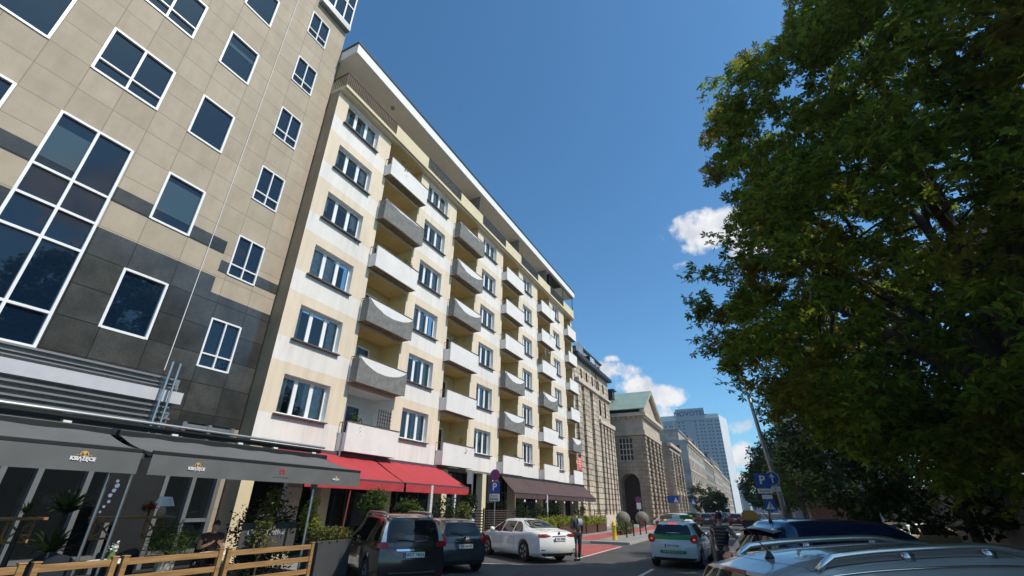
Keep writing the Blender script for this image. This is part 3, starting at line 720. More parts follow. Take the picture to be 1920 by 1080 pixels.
m_paraw = mat('white_parapet_board', (.735, .70, .67), .85, var=.07, scale=1.2)
for bi, (a, c) in enumerate(loggia):
    for f in range(6):
        zf = SILL0 + DZ * f - 1.0 + S * 0
        balcony(a - .17, (c + .13) if bi < 4 else 45.38, zf, COVER[bi][f])
# lattice, chair-like clutter, red banner, dish: things on balconies
b = MB()
for k in range(6): b.bar((FX + .1 + 0, 16.5 + k * .16, 4.0), (FX + .1, 16.5 + k * .16, 5.95), .025)
for k in range(11): b.bar((FX + .115, 16.45, 4.15 + k * .17), (FX + .115, 17.4, 4.15 + k * .17), .025)
b.build('lattice_screen', m_dwood, label='dark wooden lattice screen on the lowest balcony above the red awning', cat='screen')
b = MB(); b.quad((PX - .05, 44.1, 5.15), (PX - .05, 45.35, 5.15), (PX - .05, 45.35, 6.3), (PX - .05, 44.1, 6.3)); b.box(PX - .06, PX - .052, 44.1, 45.35, 5.15, 6.3)
bn = thing('banner', 'small red banner above the lowest balcony at the far end of the cream block', 'banner', (PX, 44.7, 5.1))
b.build('banner_cloth', mat('red_banner', (.65, .10, .11), .8), bn)
b = MB()
for k, wd in enumerate((.8, .6, .9, .5)): b.box(PX - .045, PX - .04, 44.72 - wd / 2, 44.72 + wd / 2, 6.1 - k * .22, 6.16 - k * .22)
b.build('lettering', m_whitep, bn)
def dish(loc, az, r, label, parent=None):
    t_ = thing('satellite_dish', label, 'satellite dish', loc, az)
    prof = [(.001, 0), (r * .4, .015), (r * .75, .06), (r, .12), (r * .98, .125), (r * .74, .07), (r * .4, .03), (.002, .012)]
    MB().lathe(prof, 24, axis='x', cap=False).build('reflector', m_sgrey, t_, local=True, smooth=True)
    MB().tube([(0, 0, 0), (-.15, 0, -.05), (-.15, 0, -r - .4)], .025).tube([(.02, 0, -r), (r * .9, 0, -.05)], .012).build('bracket', m_sgrey, t_, local=True)
    MB().box(r * .85, r * 1.05, -.04, .04, -.08, .02).build('feed_horn', m_whitep, t_, local=True)
dish((PX + .1, 35.9, SILL0 + DZ * 3 + .75), R(20), .45, 'grey satellite dish mounted on a balcony corner of the cream block')
# cornice, penthouse, roof
b = MB(); b.box(FX - .8, -15.0, AY0, 45.5, 21.125, 21.30); b.box(FX - .02, -15.12, AY0 + .01, 45.49, 21.0, 21.124); b.build('cornice', m_yelc, apt)
b = MB(); b.box(FX - 14, -16.9, AY0, 45.4, 21.3, 23.69); b.build('penthouse_wall', m_yelc, apt)
b = MB()
for yy in np.arange(12.0, 45, 3.57): b.box(-16.9, -16.87, yy, yy + 1.6, 21.9, 23.3)
b.build('penthouse_windows', m_farglass, apt)
b = MB(); b.box(FX - 14, -14.85, AY0 - .0, 45.45, 23.70, 24.36); b.build('roof', m_whitep, apt)
b = MB(); b.box(FX - 14, -14.80, AY0 - .05, 45.5, 24.362, 24.48); b.build('roof_edge', m_zinc, apt)
sol = [(14.42, 17.56), (21.5, 24.6), (28.5, 31.5), (35.3, 38.4), (42.2, 45.45)]
b = MB()
for (a, c) in sol: MB().box(-15.17, -15.05, a, c, 21.302, 22.12).build('terrace_parapet', m_yelc, apt)
m_railr = mat('rusty_railing', (.10, .06, .045), .6, var=.2); m_railg = mat('dark_grey_railing', (.07, .07, .075), .5, var=.2)
rails = [(10.55, 14.42), (17.56, 21.5), (24.6, 28.5), (31.5, 35.3), (38.4, 42.2)]
for ri, (a, c) in enumerate(rails):
    b = MB(); xr = -15.1
    b.bar((xr, a, 22.25), (xr, c, 22.25), .06); b.bar((xr, a, 21.42), (xr, c, 21.42), .035)
    n = int((c - a) / .12)
    for k in range(n + 1):
        yy = a + (c - a) * k / n; b.bar((xr, yy, 21.3), (xr, yy, 22.25), .032)
        if ri != 0 and k < n and k % 2 == 0: b.bar((xr + .01, yy, 21.45), (xr + .01, yy + .24, 22.2), .018); b.bar((xr + .015, yy + .24, 21.45), (xr + .015, yy, 22.2), .018)
    if ri == 0:
        b.bar((xr, a, 22.25), (-16.2, a, 22.25), .05)
        for k in range(8): b.bar((xr - .14 * k, a, 21.3), (xr - .14 * k, a, 22.25), .022)
    b.build('railing', m_railr if ri == 0 else m_railg, apt)
b = MB()
for yy in (24.2, 31.2, 37.6): b.box(-16.85, -15.15, yy, yy + .04, 22.13, 23.69)
b.build('terrace_divider', m_sgrey, apt)
b = MB(); b.box(-16.85, -15.2, 38.5, 38.58, 22.2, 23.6); 
for yy in (38.5, 42.3, 45.3): b.bar((-15.12, yy, 21.4), (-15.12, yy, 23.69), .06)
b.bar((-15.12, 38.5, 23.6), (-15.12, 45.3, 23.6), .06); b.box(-16.8, -15.16, 38.6, 41.8, 23.55, 23.62); b.build('awning_frame', m_blackm, apt)
b = MB(); b.tube([(OX + .75 - .9, 10.6, 21.3), (OX + .75 - .9, 10.6, 23.7)], .045); b.tube([(-16.0, 10.42 + .12, 4.2), (-16.0, 10.54, 21.1)], .04); b.build('downpipe', m_grimy, apt)
b = MB(); b.lathe([(.12, 23.60), (.12, 23.69)], 12, (-15.6, 14.3, 0)); b.build('ceiling_lamp', m_sgrey, apt)

# ================================================================== OLD BUILDINGS DOWN THE STREET
def win_part(parent, x0, x1, y0, y1, z0, z1, m=None, name='window', bars=True, face='x'):
    """a window: dark pane set in the opening with a light frame of bars (face x: plane x=const; face y: plane y=const)"""
    b = MB(); t_ = .05
    if face == 'x':
        for k in (0, .5, 1): yy = y0 + (y1 - y0) * k; b.box(x0, x1, yy - t_, yy + t_, z0, z1)
        for k in (0, .33, .66, 1): zz = z0 + (z1 - z0) * k; b.box(x0, x1 - .01, y0 + t_, y1 - t_, zz - t_, zz + t_)
    else:
        for k in (0, .25, .5, .75, 1): xx = x0 + (x1 - x0) * k; b.box(xx - t_, xx + t_, y0, y1, z0, z1)
        for k in (0, .25, .5, .75, 1): zz = z0 + (z1 - z0) * k; b.box(x0 + t_, x1 - t_, y0 + .01, y1, zz - t_, zz + t_)
    f = b.build(name, m or m_stonelite, parent)
    b = MB(); i = .04
    if face == 'x': b.quad((x0 + i, y0, z0), (x0 + i, y1, z0), (x0 + i, y1, z1), (x0 + i, y0, z1))
    else: b.quad((x0, y1 - i, z0), (x1, y1 - i, z0), (x1, y1 - i, z1), (x0, y1 - i, z1))
    b.build('pane', m_farglass, f)
    return f
# --- rusticated building S1
s1 = thing('rusticated_building', 'brown rusticated stone building with tall narrow slots next to the cream apartment block', 'building', (-22, 52, 0))
y0, y1 = 45.95, 59.7; zc = 17.15; X1 = -15.5
wn = [(47.6, 48.1, 7.2, 10.4), (47.6, 48.1, 3.0, 6.2), (50.7, 51.2, 7.0, 13.6), (50.7, 51.2, 2.0, 6.3), (55.0, 55.7, 12.1, 14.0), (57.3, 58.0, 12.1, 14.0), (54.8, 55.4, 15.1, 16.3), (57.0, 57.6, 15.1, 16.3), (52.4, 52.9, 15.1, 16.3), (48.2, 48.7, 15.1, 16.2), (50.2, 50.7, 15.1, 16.2)]
b = MB(); b.wall(y0, y1, 0, zc, [(w[0], w[1], w[2], w[3]) for w in wn], lambda u, z: (X1, u, z))
b.quad((X1, y1, 0), (X1 - 14, y1, 0), (X1 - 14, y1, zc), (X1, y1, zc)); b.quad((X1, y0, 0), (X1, y0, zc), (X1 - 14, y0, zc), (X1 - 14, y0, 0))
b.build('stone_wall', m_rust, s1)
for w in wn: win_part(s1, X1 - .5, X1 - .42, w[0], w[1], w[2], w[3], m_dgrey)
for (a, c) in ((46.1, 47.3), (48.4, 50.3), (51.5, 53.6)): MB().box(X1 + .003, X1 + .28, a, c, 1.2, 14.2).build('pilaster', m_rust, s1)
for yy in (53.9, 55.3, 56.7, 58.1, 59.2): MB().box(X1 + .003, X1 + .42, yy, yy + .75 if yy < 59 else yy + .5, 1.2, 10.9).build('pilaster', m_rust, s1)
b = MB(); b.box(X1 + .003, X1 + .55, 53.4, 59.9, 10.9, 11.35); b.box(X1 + .003, X1 + .5, 46.0, 53.5, 14.2, 14.65); b.box(X1 + .003, X1 + .3, 53.5, 59.8, 14.4, 14.6); b.box(X1 + .003, X1 + .6, 46.0, 59.9, .0, 1.2)
b.build('string_course', m_stonelite, s1)
b = MB(); b.box(X1 - 14, X1 + .55, y0, y1 + .3, zc + .002, zc + .42); b.box(X1 - 10, X1 - .5, 50.2, 59.5, 19.5, 19.72); b.prism([(X1 - 1.3, zc + .42), (X1 + .1, zc + .42), (X1 - 1.3, zc + 2.0)], 46.0, 50.2, 'y'); b.build('cornice', m_zinc, s1)
b = MB(); b.box(X1 - 10, X1 - .7, 50.2, 59.3, zc + .42, 19.5); b.build('attic', m_greyst, s1)
for yy in (56.5, 57.9): win_part(s1, X1 - .69, X1 - .62, yy, yy + .5, 17.9, 19.0, m_dgrey)
for yy in (51.3,): 
    b = MB(); b.box(X1 - .69, X1 + .25, yy, yy + 1.9, zc + .45, 18.55); b.build('dormer', m_zinc, s1)
    win_part(s1, X1 + .26, X1 + .32, yy + .2, yy + 1.7, 17.75, 18.4, m_wmetal)
b = MB(); b.tube([(X1 + .2, 53.7, .3), (X1 + .2, 53.7, 17.1)], .06); b.build('downpipe', m_dgrey, s1)
dish((X1 + .2, 47.4, 18.3), R(-15), .75, 'large white satellite dish on the roof of the brown rusticated building')
# --- temple-fronted building
tm = thing('temple_building', 'sandstone temple fronted building with green copper gable roof, arch and rough stone piers', 'building', (-20, 68.7, 0))
TX, TY0, TY1 = -12.1, 62.7, 74.7
b = MB()
arch = []; cx_, ar = -14.35, 1.05
def sidewall(u, z): return (u, TY0, z)
b.wall(-30, TX - .003, .0, 10.6, [(-15.6, -13.1, 0, 6.1), (-15.35, -13.55, 7.5, 10.3)], sidewall)
n = 14
for k in range(n):     # spandrel above the arch
    a0, a1 = math.pi * k / n, math.pi * (k + 1) / n
    p0 = (cx_ + 1.25 * math.cos(a0), 4.7 + 1.25 * math.sin(a0)); p1 = (cx_ + 1.25 * math.cos(a1), 4.7 + 1.25 * math.sin(a1))
    b.quad((p0[0], TY0, 6.1), (p1[0], TY0, 6.1), (p1[0], TY0, p1[1]), (p0[0], TY0, p0[1]))
    b.quad((p0[0], TY0, p0[1]), (p1[0], TY0, p1[1]), (p1[0], TY0 + 2.2, p1[1]), (p0[0], TY0 + 2.2, p0[1]))
for xx in (cx_ - 1.25, cx_ + 1.25): b.quad((xx, TY0, 0), (xx, TY0 + 2.2, 0), (xx, TY0 + 2.2, 4.7), (xx, TY0, 4.7))
b.quad((TX - .4, TY0, 0), (TX - .4, TY1, 0), (TX - .4, TY1, 10.6), (TX - .4, TY0, 10.6)); b.quad((TX, TY1, 0), (-30, TY1, 0), (-30, TY1, 10.6), (TX, TY1, 10.6))
b.build('stone_wall', m_temple, tm)
b = MB(); b.box(-15.6, -13.1, TY0 + 2.21, TY0 + 2.3, 0, 6); b.build('arch_door', m_dwood, tm)
win_part(tm, -15.35, -13.55, TY0 + .12, TY0 + .25, 7.5, 10.3, m_stonelite, face='y')
for k, yy in enumerate((62.75, 65.55, 68.35, 71.15, 73.7)):
    b = MB()
    for j in range(20):
        z_ = .9 + j * .48; o_ = .04 if j % 2 else 0
        b.box(TX - .39, TX + .28 + o_, yy - o_, yy + 1.0 + o_, z_, z_ + .40); b.box(TX - .39, TX + .2, yy + .05, yy + .95, z_ + .40, z_ + .48)
    b.build('pier', m_temple, tm, bevel=.05)
b = MB(); b.box(TX - .38, TX + .6, TY0 - .1, TY1 + .1, 0, .9); b.build('plinth', m_stoneplain, tm)
for yy in (64.1, 66.9, 69.7, 72.4):
    win_part(tm, TX - .38, TX - .30, yy, yy + 1.1, 6.6, 9.6, m_dgrey); win_part(tm, TX - .38, TX - .30, yy, yy + 1.1, 1.5, 5.4, m_dgrey)
b = MB(); b.box(-30, TX + .35, TY0 - .25, TY1 + .25, 10.602, 11.2); b.box(-30, TX + .2, TY0 - .1, TY1 + .1, 11.202, 13.0); b.build('entablature', m_stoneplain, tm)
b = MB(); b.box(-30, TX + .75, TY0 - .7, TY1 + .7, 13.002, 13.45)
for k in range(26): b.box(TX + .2, TX + .6, TY0 - .3 + k * .49, TY0 - .1 + k * .49, 12.75, 13.0)
for k in range(24): b.box(TX - 1 - k * .7, TX - .7 - k * .7, TY0 - .45, TY0 - .1, 12.75, 13.0)
b.build('cornice', m_stonelite, tm)
apex = ((TY0 + TY1) / 2, 17.0)
b = MB(); b.prism([(TY0 - .2, 13.452), (TY1 + .2, 13.452), apex], TX - .3, TX + .15, 'x'); b.build('pediment', m_stoneplain, tm)
b = MB()
for s_ in (-1, 1):
    e = TY0 - .9 if s_ < 0 else TY1 + .9
    b.prism([(e, 13.47), (e, 13.85), (apex[0], 17.55), (apex[0], 17.1)] if s_ < 0 else [(e, 13.85), (e, 13.47), (apex[0], 17.1), (apex[0], 17.55)], TX + .16, TX + .7, 'x')
b.build('raking_cornice', m_stoneplain, tm)
b = MB()
b.prism([(TY0 - .95, 13.9), (apex[0], 17.62), (TY1 + .95, 13.9), (TY1 + .95, 13.8), (apex[0], 17.5), (TY0 - .95, 13.8)], -30, TX + .75, 'x'); 
b.prism([(-30, 14.1), (-17.0, 14.1), (-17.6, 17.6), (-19, 19.3), (-30, 19.3)], TY0 + .3, TY1 + 2, 'y')
b.build('roof', m_copper, tm)
b = MB(); b.box(-17.4, -16.0, 63.9, 65.2, 15.9, 17.1); b.box(-17.6, -15.7, 63.7, 65.4, 17.1, 17.25); b.build('dormer', m_zinc, tm)
# --- generic street building with recessed windows
def street_building(name, label, x, y0, y1, h, nf, nb, m, mw=None, attic=0, trim=None, dep=14, roofm=None, z0=.6, balcs=()):
    t_ = thing(name, label, 'building', (x - 5, (y0 + y1) / 2, 0))
    fh = (h - z0 - .8) / nf; bw_ = (y1 - y0) / nb; hs_ = []
    for f in range(nf):
        for k in range(nb): 
            a = y0 + bw_ * k + bw_ * .3; hs_.append((a, a + bw_ * .4, z0 + fh * f + fh * .28, z0 + fh * f + fh * .85))
    b = MB(); b.wall(y0, y1, 0, h, hs_, lambda u, z: (x, u, z))
    nsx = max(2, int(dep / 4)); hy = []
    for f in range(nf):
        for k in range(nsx):
            a = x - dep + (dep / nsx) * (k + .32); hy.append((a, a + 1.2, z0 + fh * f + fh * .28, z0 + fh * f + fh * .85))
    b.wall(x - dep, x, 0, h, hy, lambda u, z: (u, y0, z)); b.quad((x, y1, 0), (x - dep, y1, 0), (x - dep, y1, h), (x, y1, h)); b.quad((x, y0, h), (x, y1, h), (x - dep, y1, h), (x - dep, y0, h))
    for (a, c, lo, hi) in hs_:
        b.quad((x, c, lo), (x - .25, c, lo), (x - .25, c, hi), (x, c, hi)); b.quad((x, a, lo), (x, a, hi), (x - .25, a, hi), (x - .25, a, lo)); b.quad((x, a, hi), (x, c, hi), (x - .25, c, hi), (x - .25, a, hi)); b.quad((x, a, lo), (x - .25, a, lo), (x - .25, c, lo), (x, c, lo))
    b.build('facade_wall', m, t_)
    pr = None
    for (a, c, lo, hi) in hs_:
        if pr is None:
            ww, hh = c - a, hi - lo; q = MB(); e = .06
            q.box(0, .06, 0, e, 0, hh); q.box(0, .06, ww - e, ww, 0, hh); q.box(0, .06, ww / 2 - e / 2, ww / 2 + e / 2, 0, hh); q.box(0, .05, e, ww - e, hh * .65, hh * .65 + e); q.box(0, .05, e, ww - e, 0, e); q.box(0, .05, e, ww - e, hh - e, hh)
            pr = q.build('window', mw or m_wmetal, t_, local=True)
            MB().quad((.02, 0, 0), (.02, ww, 0), (.02, ww, hh), (.02, 0, hh)).build('pane', m_farglass, pr, local=True); o = pr
        else: o = dup(pr, t_)
        o.location = (x - .25 - (x - 5), a - (y0 + y1) / 2, lo)
    b = MB()
    for (a, c, lo, hi) in hy: b.quad((a, y0 + .15, lo), (c, y0 + .15, lo), (c, y0 + .15, hi), (a, y0 + .15, hi))
    b.build('side_windows', m_farglass, t_)
    b = MB(); b.box(x - .2, x + .5, y0 - .1, y1 + .05, h - .55, h + .002); b.box(x + .002, x + .2, y0, y1, h - 1.2, h - 1.0); b.box(x + .002, x + .25, y0, y1, z0 + fh * .95, z0 + fh * 1.08)
    if nf > 3: b.box(x + .002, x + .16, y0, y1, z0 + fh * 3 + .02, z0 + fh * 3 + .3)
    for (a, c, lo, hi) in hs_: b.box(x + .002, x + .12, a - .12, c + .12, hi + .05, hi + .22); b.box(x + .002, x + .14, a - .1, c + .1, lo - .18, lo - .03)
    b.build('stone_trim', trim or m_stonelite, t_)
    for (k, f) in balcs:
        a = y0 + bw_ * k + bw_ * .2; q = MB(); zz = z0 + fh * f + fh * .2
        q.box(x + .01, x + .9, a, a + bw_ * .6, zz - .12, zz); q.box(x + .84, x + .9, a, a + bw_ * .6, zz + .02, zz + .9); q.build('balcony', m_greyst, t_)
    if attic:
        b = MB(); b.prism([(x - .1, h + .01), (x - 1.6, h + attic), (x - dep + 1, h + attic), (x - dep + .2, h + .01)], y0 + .2, y1 - .2, 'y'); b.build('roof', roofm or m_zinc, t_)
        for k in range(0, nb, 2):
            a = y0 + bw_ * (k + .3); MB().box(x - 1.1, x - .15, a, a + bw_ * .35, h + .3, h + attic * .75).build('dormer', m_stonelite, t_)
    return t_
# recessed pavilion with pilasters
pv = street_building('stone_pavilion', 'low brown stone pavilion with two rusticated pilasters beyond the temple front', -12.7, 88, 101, 12.6, 3, 4, m_temple, m_stonelite, dep=9)
for yy in (88.1, 92.0, 96.0, 99.8):
    b = MB()
    for j in range(24): z_ = .5 + j * .45; b.box(-12.69, -12.25, yy, yy + .9, z_, z_ + .38)
    b.build('pilaster', m_rust, pv)
street_building('infill_building', 'brown stone wing between the temple front and the low pavilion', -15.2, 75.2, 87.8, 11.4, 3, 5, m_temple, m_stonelite, dep=10)
street_building('corner_building', 'big pale stone block with heavy cornice and two small balconies, first past the pavilion', -13.4, 124, 164, 17.5, 5, 11, m_pale, attic=0, dep=22, balcs=((2, 2), (3, 2)))
b = MB(); b.box(-30, -15.5, 127, 155, 17.52, 20.2); b.box(-30.2, -15.2, 126.8, 155.2, 20.2, 20.5)
for k in range(5): b.tube([(-16.5 - k * 2.6, 127.5, 20.5), (-16.5 - k * 2.6, 127.5, 22.8)], .12)
b.build('roof_storey', m_greyst, thing('roof_pavilion', 'grey plant room with thin masts on the roof of the pale corner block', 'roof structure', (-22, 140, 17.5)))
street_building('tenement', 'greenish grey tenement with dark dormers, directly past the pale corner block', -13.7, 164.3, 201, 16.6, 5, 10, m_greyst, attic=3, dep=16)
street_building('tenement', 'pinkish stone tenement with a tall zinc mansard roof in the middle of the far row', -13.5, 201.3, 246, 17.6, 6, 11, m_pale, attic=4, dep=16)
street_building('tenement', 'light stone tenement at the far end of the left row, under the hotel tower', -13.9, 246.3, 322, 16.8, 5, 16, m_pale, attic=2.5, dep=16)
b = MB(); b.box(-34, -20.5, 196, 226, 0, 27); b.box(-34.3, -20.2, 195.7, 226.3, 27, 28); b.build('brown_block', mat('brown_panel', (.16, .125, .11), .8), label='plain brown slab building rising behind the far tenement roofs', cat='building')
b = MB()
for k in range(9): b.box(-16.3 - (k % 3) * .9, -15.6 - (k % 3) * .9, 130 + k * 19.3, 131.4 + k * 19.3, 17.0, 21.6 + (k % 2))
# chimneys (each its own)
for k in range(9):
    c_ = MB(); xx = -16.4 - (k % 3) * .9; yy = 168 + k * 16.3; c_.box(xx, xx + .8, yy, yy + 1.8, 16.5, 22.2 + (k % 2)); c_.box(xx - .1, xx + .9, yy - .1, yy + 1.9, 22.2 + (k % 2), 22.45 + (k % 2))
    c_.build('chimney', m_greyst, label='chimney stack rising above the far tenement roofs', cat='chimney', group='chimney stacks on the far tenements')
# --- hotel tower
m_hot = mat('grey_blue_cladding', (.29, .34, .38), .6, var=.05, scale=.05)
m_hotl = mat('pale_and_sunlit_cladding', (.62, .64, .66), .6, var=.04, scale=.05)
ht = thing('hotel_tower', 'tall grey blue hotel tower with many small windows and a roof sign', 'building', (-34, 352, 0), R(0))
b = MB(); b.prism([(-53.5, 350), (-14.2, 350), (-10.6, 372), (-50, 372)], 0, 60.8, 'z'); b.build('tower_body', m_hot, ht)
b = MB(); b.prism([(-14.15, 350.2), (-10.3, 371.8), (-10.5, 371.9), (-14.3, 350.3)], 0, 61.5, 'z'); b.box(-53.5, -42.5, 349.7, 350.0, 58.9, 61.5); b.box(-42.5, -14.2, 349.75, 350.0, 59.5, 60.9); b.box(-23, -14.3, 349.7, 372, 60.82, 62.3); b.box(-53.4, -43, 349.8, 365, 60.82, 62.5); b.build('pale_sunlit_edge', m_hotl, ht)  # side face painted paler for the sunlight on it; roof bands are pale
b = MB(); b.box(-42.6, -23.2, 349.4, 362, 58.6, 66.8); b.build('roof_block', m_hot, ht)
text_mesh('lettering', 'NOVOTEL', 4.7, mat('sign_blue', (.02, .06, .17), .5), ht, frame_mat((-32.8, 349.35, 63.2), (1, 0, 0), (0, 0, 1)), extrude=.05, spacing=1.02, bold=.12)
cols = [-51.3, -47.9, -45.6, -41.4, -38.2, -29.0, -25.8, -23.5, -20.2, -17.9]
cols = [-51.3, -47.9, -46.1, -41.6, -38.6, -30.4, -27.4, -25.3, -22.2, -20.0, -17.2, -15.4]
proto = MB().box(0, 1.05, -.04, .0, 0, .9).build('window', m_farglass, ht, local=True); first = True; rest = MB(); cnt = 0
for r_ in range(20):
    for cx_ in cols:
        zz = 57.0 - r_ * 2.3
        if cx_ < -35 and r_ == 0 and cx_ < -42: continue
        if cnt < 100:
            o = proto if first else dup(proto, ht); first = False
            o.location = (cx_ - (-34), 350 - 352 + (-.0), zz); cnt += 1
        else: rest.box(cx_, cx_ + 1.05, 349.96, 350.0 - .003, zz, zz + .9)
rest.build('lower_windows', m_farglass, ht, kind='stuff')
# glass block far right, pale far street end
b = MB(); b.box(6, 24, 420, 440, 0, 46); g1 = thing('glass_office', 'small blue glass office block far away, just left of the leaning lamp pole', 'building', (15, 430, 0)); b.build('glass_wall', mat('blue_curtain_wall', (.06, .17, .26), .2, var=.2, scale=.2), g1)
b = MB()
for k in range(12): b.box(5.7, 24.3, 419.6, 420 - .01, 4 + k * 3.6, 5.0 + k * 3.6)
b.build('floor_bands', m_hotl, g1)
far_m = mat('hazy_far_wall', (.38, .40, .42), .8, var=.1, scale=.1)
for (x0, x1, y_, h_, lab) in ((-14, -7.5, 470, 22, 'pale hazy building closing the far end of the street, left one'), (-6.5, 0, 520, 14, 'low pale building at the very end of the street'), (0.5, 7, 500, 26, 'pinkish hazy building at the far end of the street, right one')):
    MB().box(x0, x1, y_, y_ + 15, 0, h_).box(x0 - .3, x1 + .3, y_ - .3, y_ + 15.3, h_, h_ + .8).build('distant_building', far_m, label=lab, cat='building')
# construction crane far away
b = MB(); b.bar((-9.5, 330, 0), (-9.5, 330, 16), .5); b.bar((-10.5, 330, 15), (-1, 330, 3), .35); b.build('crane', m_dgrey, label='thin dark crane boom slanting down over the far street end', cat='crane')
# --- right-hand side of the street
m_beigew = mat('beige_stucco', (.30, .27, .21), .9, var=.15, scale=.6)
rb = street_building('beige_tenement', 'beige stucco building half hidden behind the big chestnut tree', 24, 6, 28, 13.0, 4, 6, m_beigew, dep=13)
for o in list(rb.children_recursive): pass
def mirror_building(name, label, x, y0, y1, h, nf, nb, m, dep=12):
    t_ = thing(name, label, 'building', (x + 5, (y0 + y1) / 2, 0)); fh = (h - 1.4) / nf; bw_ = (y1 - y0) / nb; hs_ = []
    for f in range(nf):
        for k in range(nb): a = y0 + bw_ * (k + .32); hs_.append((a, a + bw_ * .36, .8 + fh * (f + .28), .8 + fh * (f + .85)))
    b = MB(); b.wall(y0, y1, 0, h, hs_, lambda u, z: (x, u, z)); b.quad((x, y0, 0), (x + dep, y0, 0), (x + dep, y0, h), (x, y0, h)); b.quad((x, y1, 0), (x, y1, h), (x + dep, y1, h), (x + dep, y1, 0)); b.quad((x, y0, h), (x + dep, y0, h), (x + dep, y1, h), (x, y1, h)); b.quad((x + dep, y0, 0), (x + dep, y1, 0), (x + dep, y1, h), (x + dep, y0, h))
    b.build('facade_wall', m, t_)
    for (a, c, lo, hi) in hs_:
        f_ = MB(); e = .06
        f_.box(x + .15, x + .22, a, a + e, lo, hi); f_.box(x + .15, x + .22, c - e, c, lo, hi); f_.box(x + .15, x + .22, (a + c) / 2 - e / 2, (a + c) / 2 + e / 2, lo, hi); f_.box(x + .15, x + .22, a + e, c - e, lo, lo + e); f_.box(x + .15, x + .22, a + e, c - e, hi - e, hi)
        w_ = f_.build('window', m_wmetal, t_); MB().quad((x + .2, a, lo), (x + .2, c, lo), (x + .2, c, hi), (x + .2, a, hi)).build('pane', m_farglass, w_)
    b = MB(); b.box(x - .5, x + .3, y0 - .2, y1 + .2, h - .4, h + .15); b.box(x - .12, x - .002, y0, y1, .8 + fh - .2, .8 + fh); b.build('cornice', m_stonelite, t_)
    return t_
for o in [rb] + list(rb.children_recursive): bpy.data.objects.remove(o)
mirror_building('beige_tenement', 'beige stucco building half hidden behind the big chestnut tree', 10.5, 4, 27, 12.2, 4, 7, m_beigew)
mirror_building('grey_tenement', 'weathered grey building glimpsed between the leaves above the brick gatehouse', 6.2, 84, 118, 19.5, 5, 9, m_greyst)
mirror_building('right_tenement', 'far right row of brownish tenements behind the street trees', 8.5, 125, 300, 15, 4, 40, m_pale)
gw = thing('garden_wall', 'pale panelled garden wall with grime behind the parked cars on the right', 'wall', (8.2, 25, 0))
b = MB()
for k in range(14): b.box(8.2, 8.4, 12 + k * 2.4, 12 + k * 2.4 + 2.05, 1.1, 3.0)
b.build('panel', mat('streaky_pale_panel', (.20, .20, .175), .9, var=.4, scale=2.2), gw)
b = MB(); b.box(8.12, 8.48, 12, 45.6, 0, 1.1)
for k in range(15): b.box(8.1, 8.5, 11.85 + k * 2.4 - .12, 11.85 + k * 2.4 + .12, 1.1, 3.15)
b.build('base', m_greyst, gw)
gh = thing('gatehouse', 'small brick gatehouse with a flat pale roof slab between the right hand trees', 'building', (5.5, 46, 0))
b = MB(); b.box(3.3, 7.8, 45, 50, 0, 3.3); b.build('brick_wall', m_brick, gh)
b = MB(); b.box(3.3, 7.8, 45, 50, 3.302, 4.6); b.box(3.15, 3.45, 44.85, 45.2, 0, 4.6); b.build('upper_wall', m_greyst, gh)
b = MB(); b.box(2.9, 8.2, 44.6, 50.4, 4.602, 4.95); b.build('roof_slab', m_stonelite, gh)
b = MB(); b.box(3.9, 4.7, 44.97, 45.02, 3.4, 4.3); b.box(5.3, 6.1, 44.97, 45.02, 3.4, 4.3); b.build('window', m_farglass, gh)

# ================================================================== CARS
def carpaint(name, col, metal=.0, rough=.22):
    m = mat(name, col, rough, metal, var=.03, scale=3, coat=1.0, spec=.5); return m
m_tyre = mat('tyre', (.015, .015, .015), .8, var=.2); m_rim = mat('alloy_rim', (.42, .43, .45), .3, .9, var=.05)
m_tail = mat('red_lamp', (.34, .010, .010), .18, var=.1); m_headl = mat('clear_lamp', (.6, .62, .65), .08, .4, var=.05, coat=1)
m_taild = mat('dark_red_lamp', (.16, .012, .008), .2, var=.1)
m_plate = mat('number_plate', (.78, .78, .76), .5, var=.02); m_eu = mat('plate_blue', (.01, .04, .3), .5, var=0); m_plt = mat('plate_black', (.01, .01, .01), .5, var=0)
m_chrome = mat('chrome', (.7, .7, .72), .12, 1.0, var=0)
def sm(x, a, b):
    t_ = np.clip((x - a) / (b - a), 0, 1); return t_ * t_ * (3 - 2 * t_)
def curve(pts):
    """smooth (monotone cubic) interpolation through control points"""
    xs = np.array([p[0] for p in pts], float); ys = np.array([p[1] for p in pts], float)
    h = np.diff(xs); d = np.diff(ys) / h; m_ = np.zeros(len(xs)); m_[0] = d[0]; m_[-1] = d[-1]
    for i in range(1, len(xs) - 1): m_[i] = 0 if d[i - 1] * d[i] <= 0 else 2 * d[i - 1] * d[i] / (d[i - 1] + d[i])
    def f(x):
        x = float(min(max(x, xs[0]), xs[-1])); i = min(int(np.searchsorted(xs, x, 'right')) - 1, len(xs) - 2); i = max(i, 0)
        t_ = (x - xs[i]) / h[i]; return float(ys[i] * (1 + 2 * t_) * (1 - t_) ** 2 + m_[i] * h[i] * t_ * (1 - t_) ** 2 + ys[i + 1] * t_ * t_ * (3 - 2 * t_) + m_[i + 1] * h[i] * t_ * t_ * (t_ - 1))
    return f
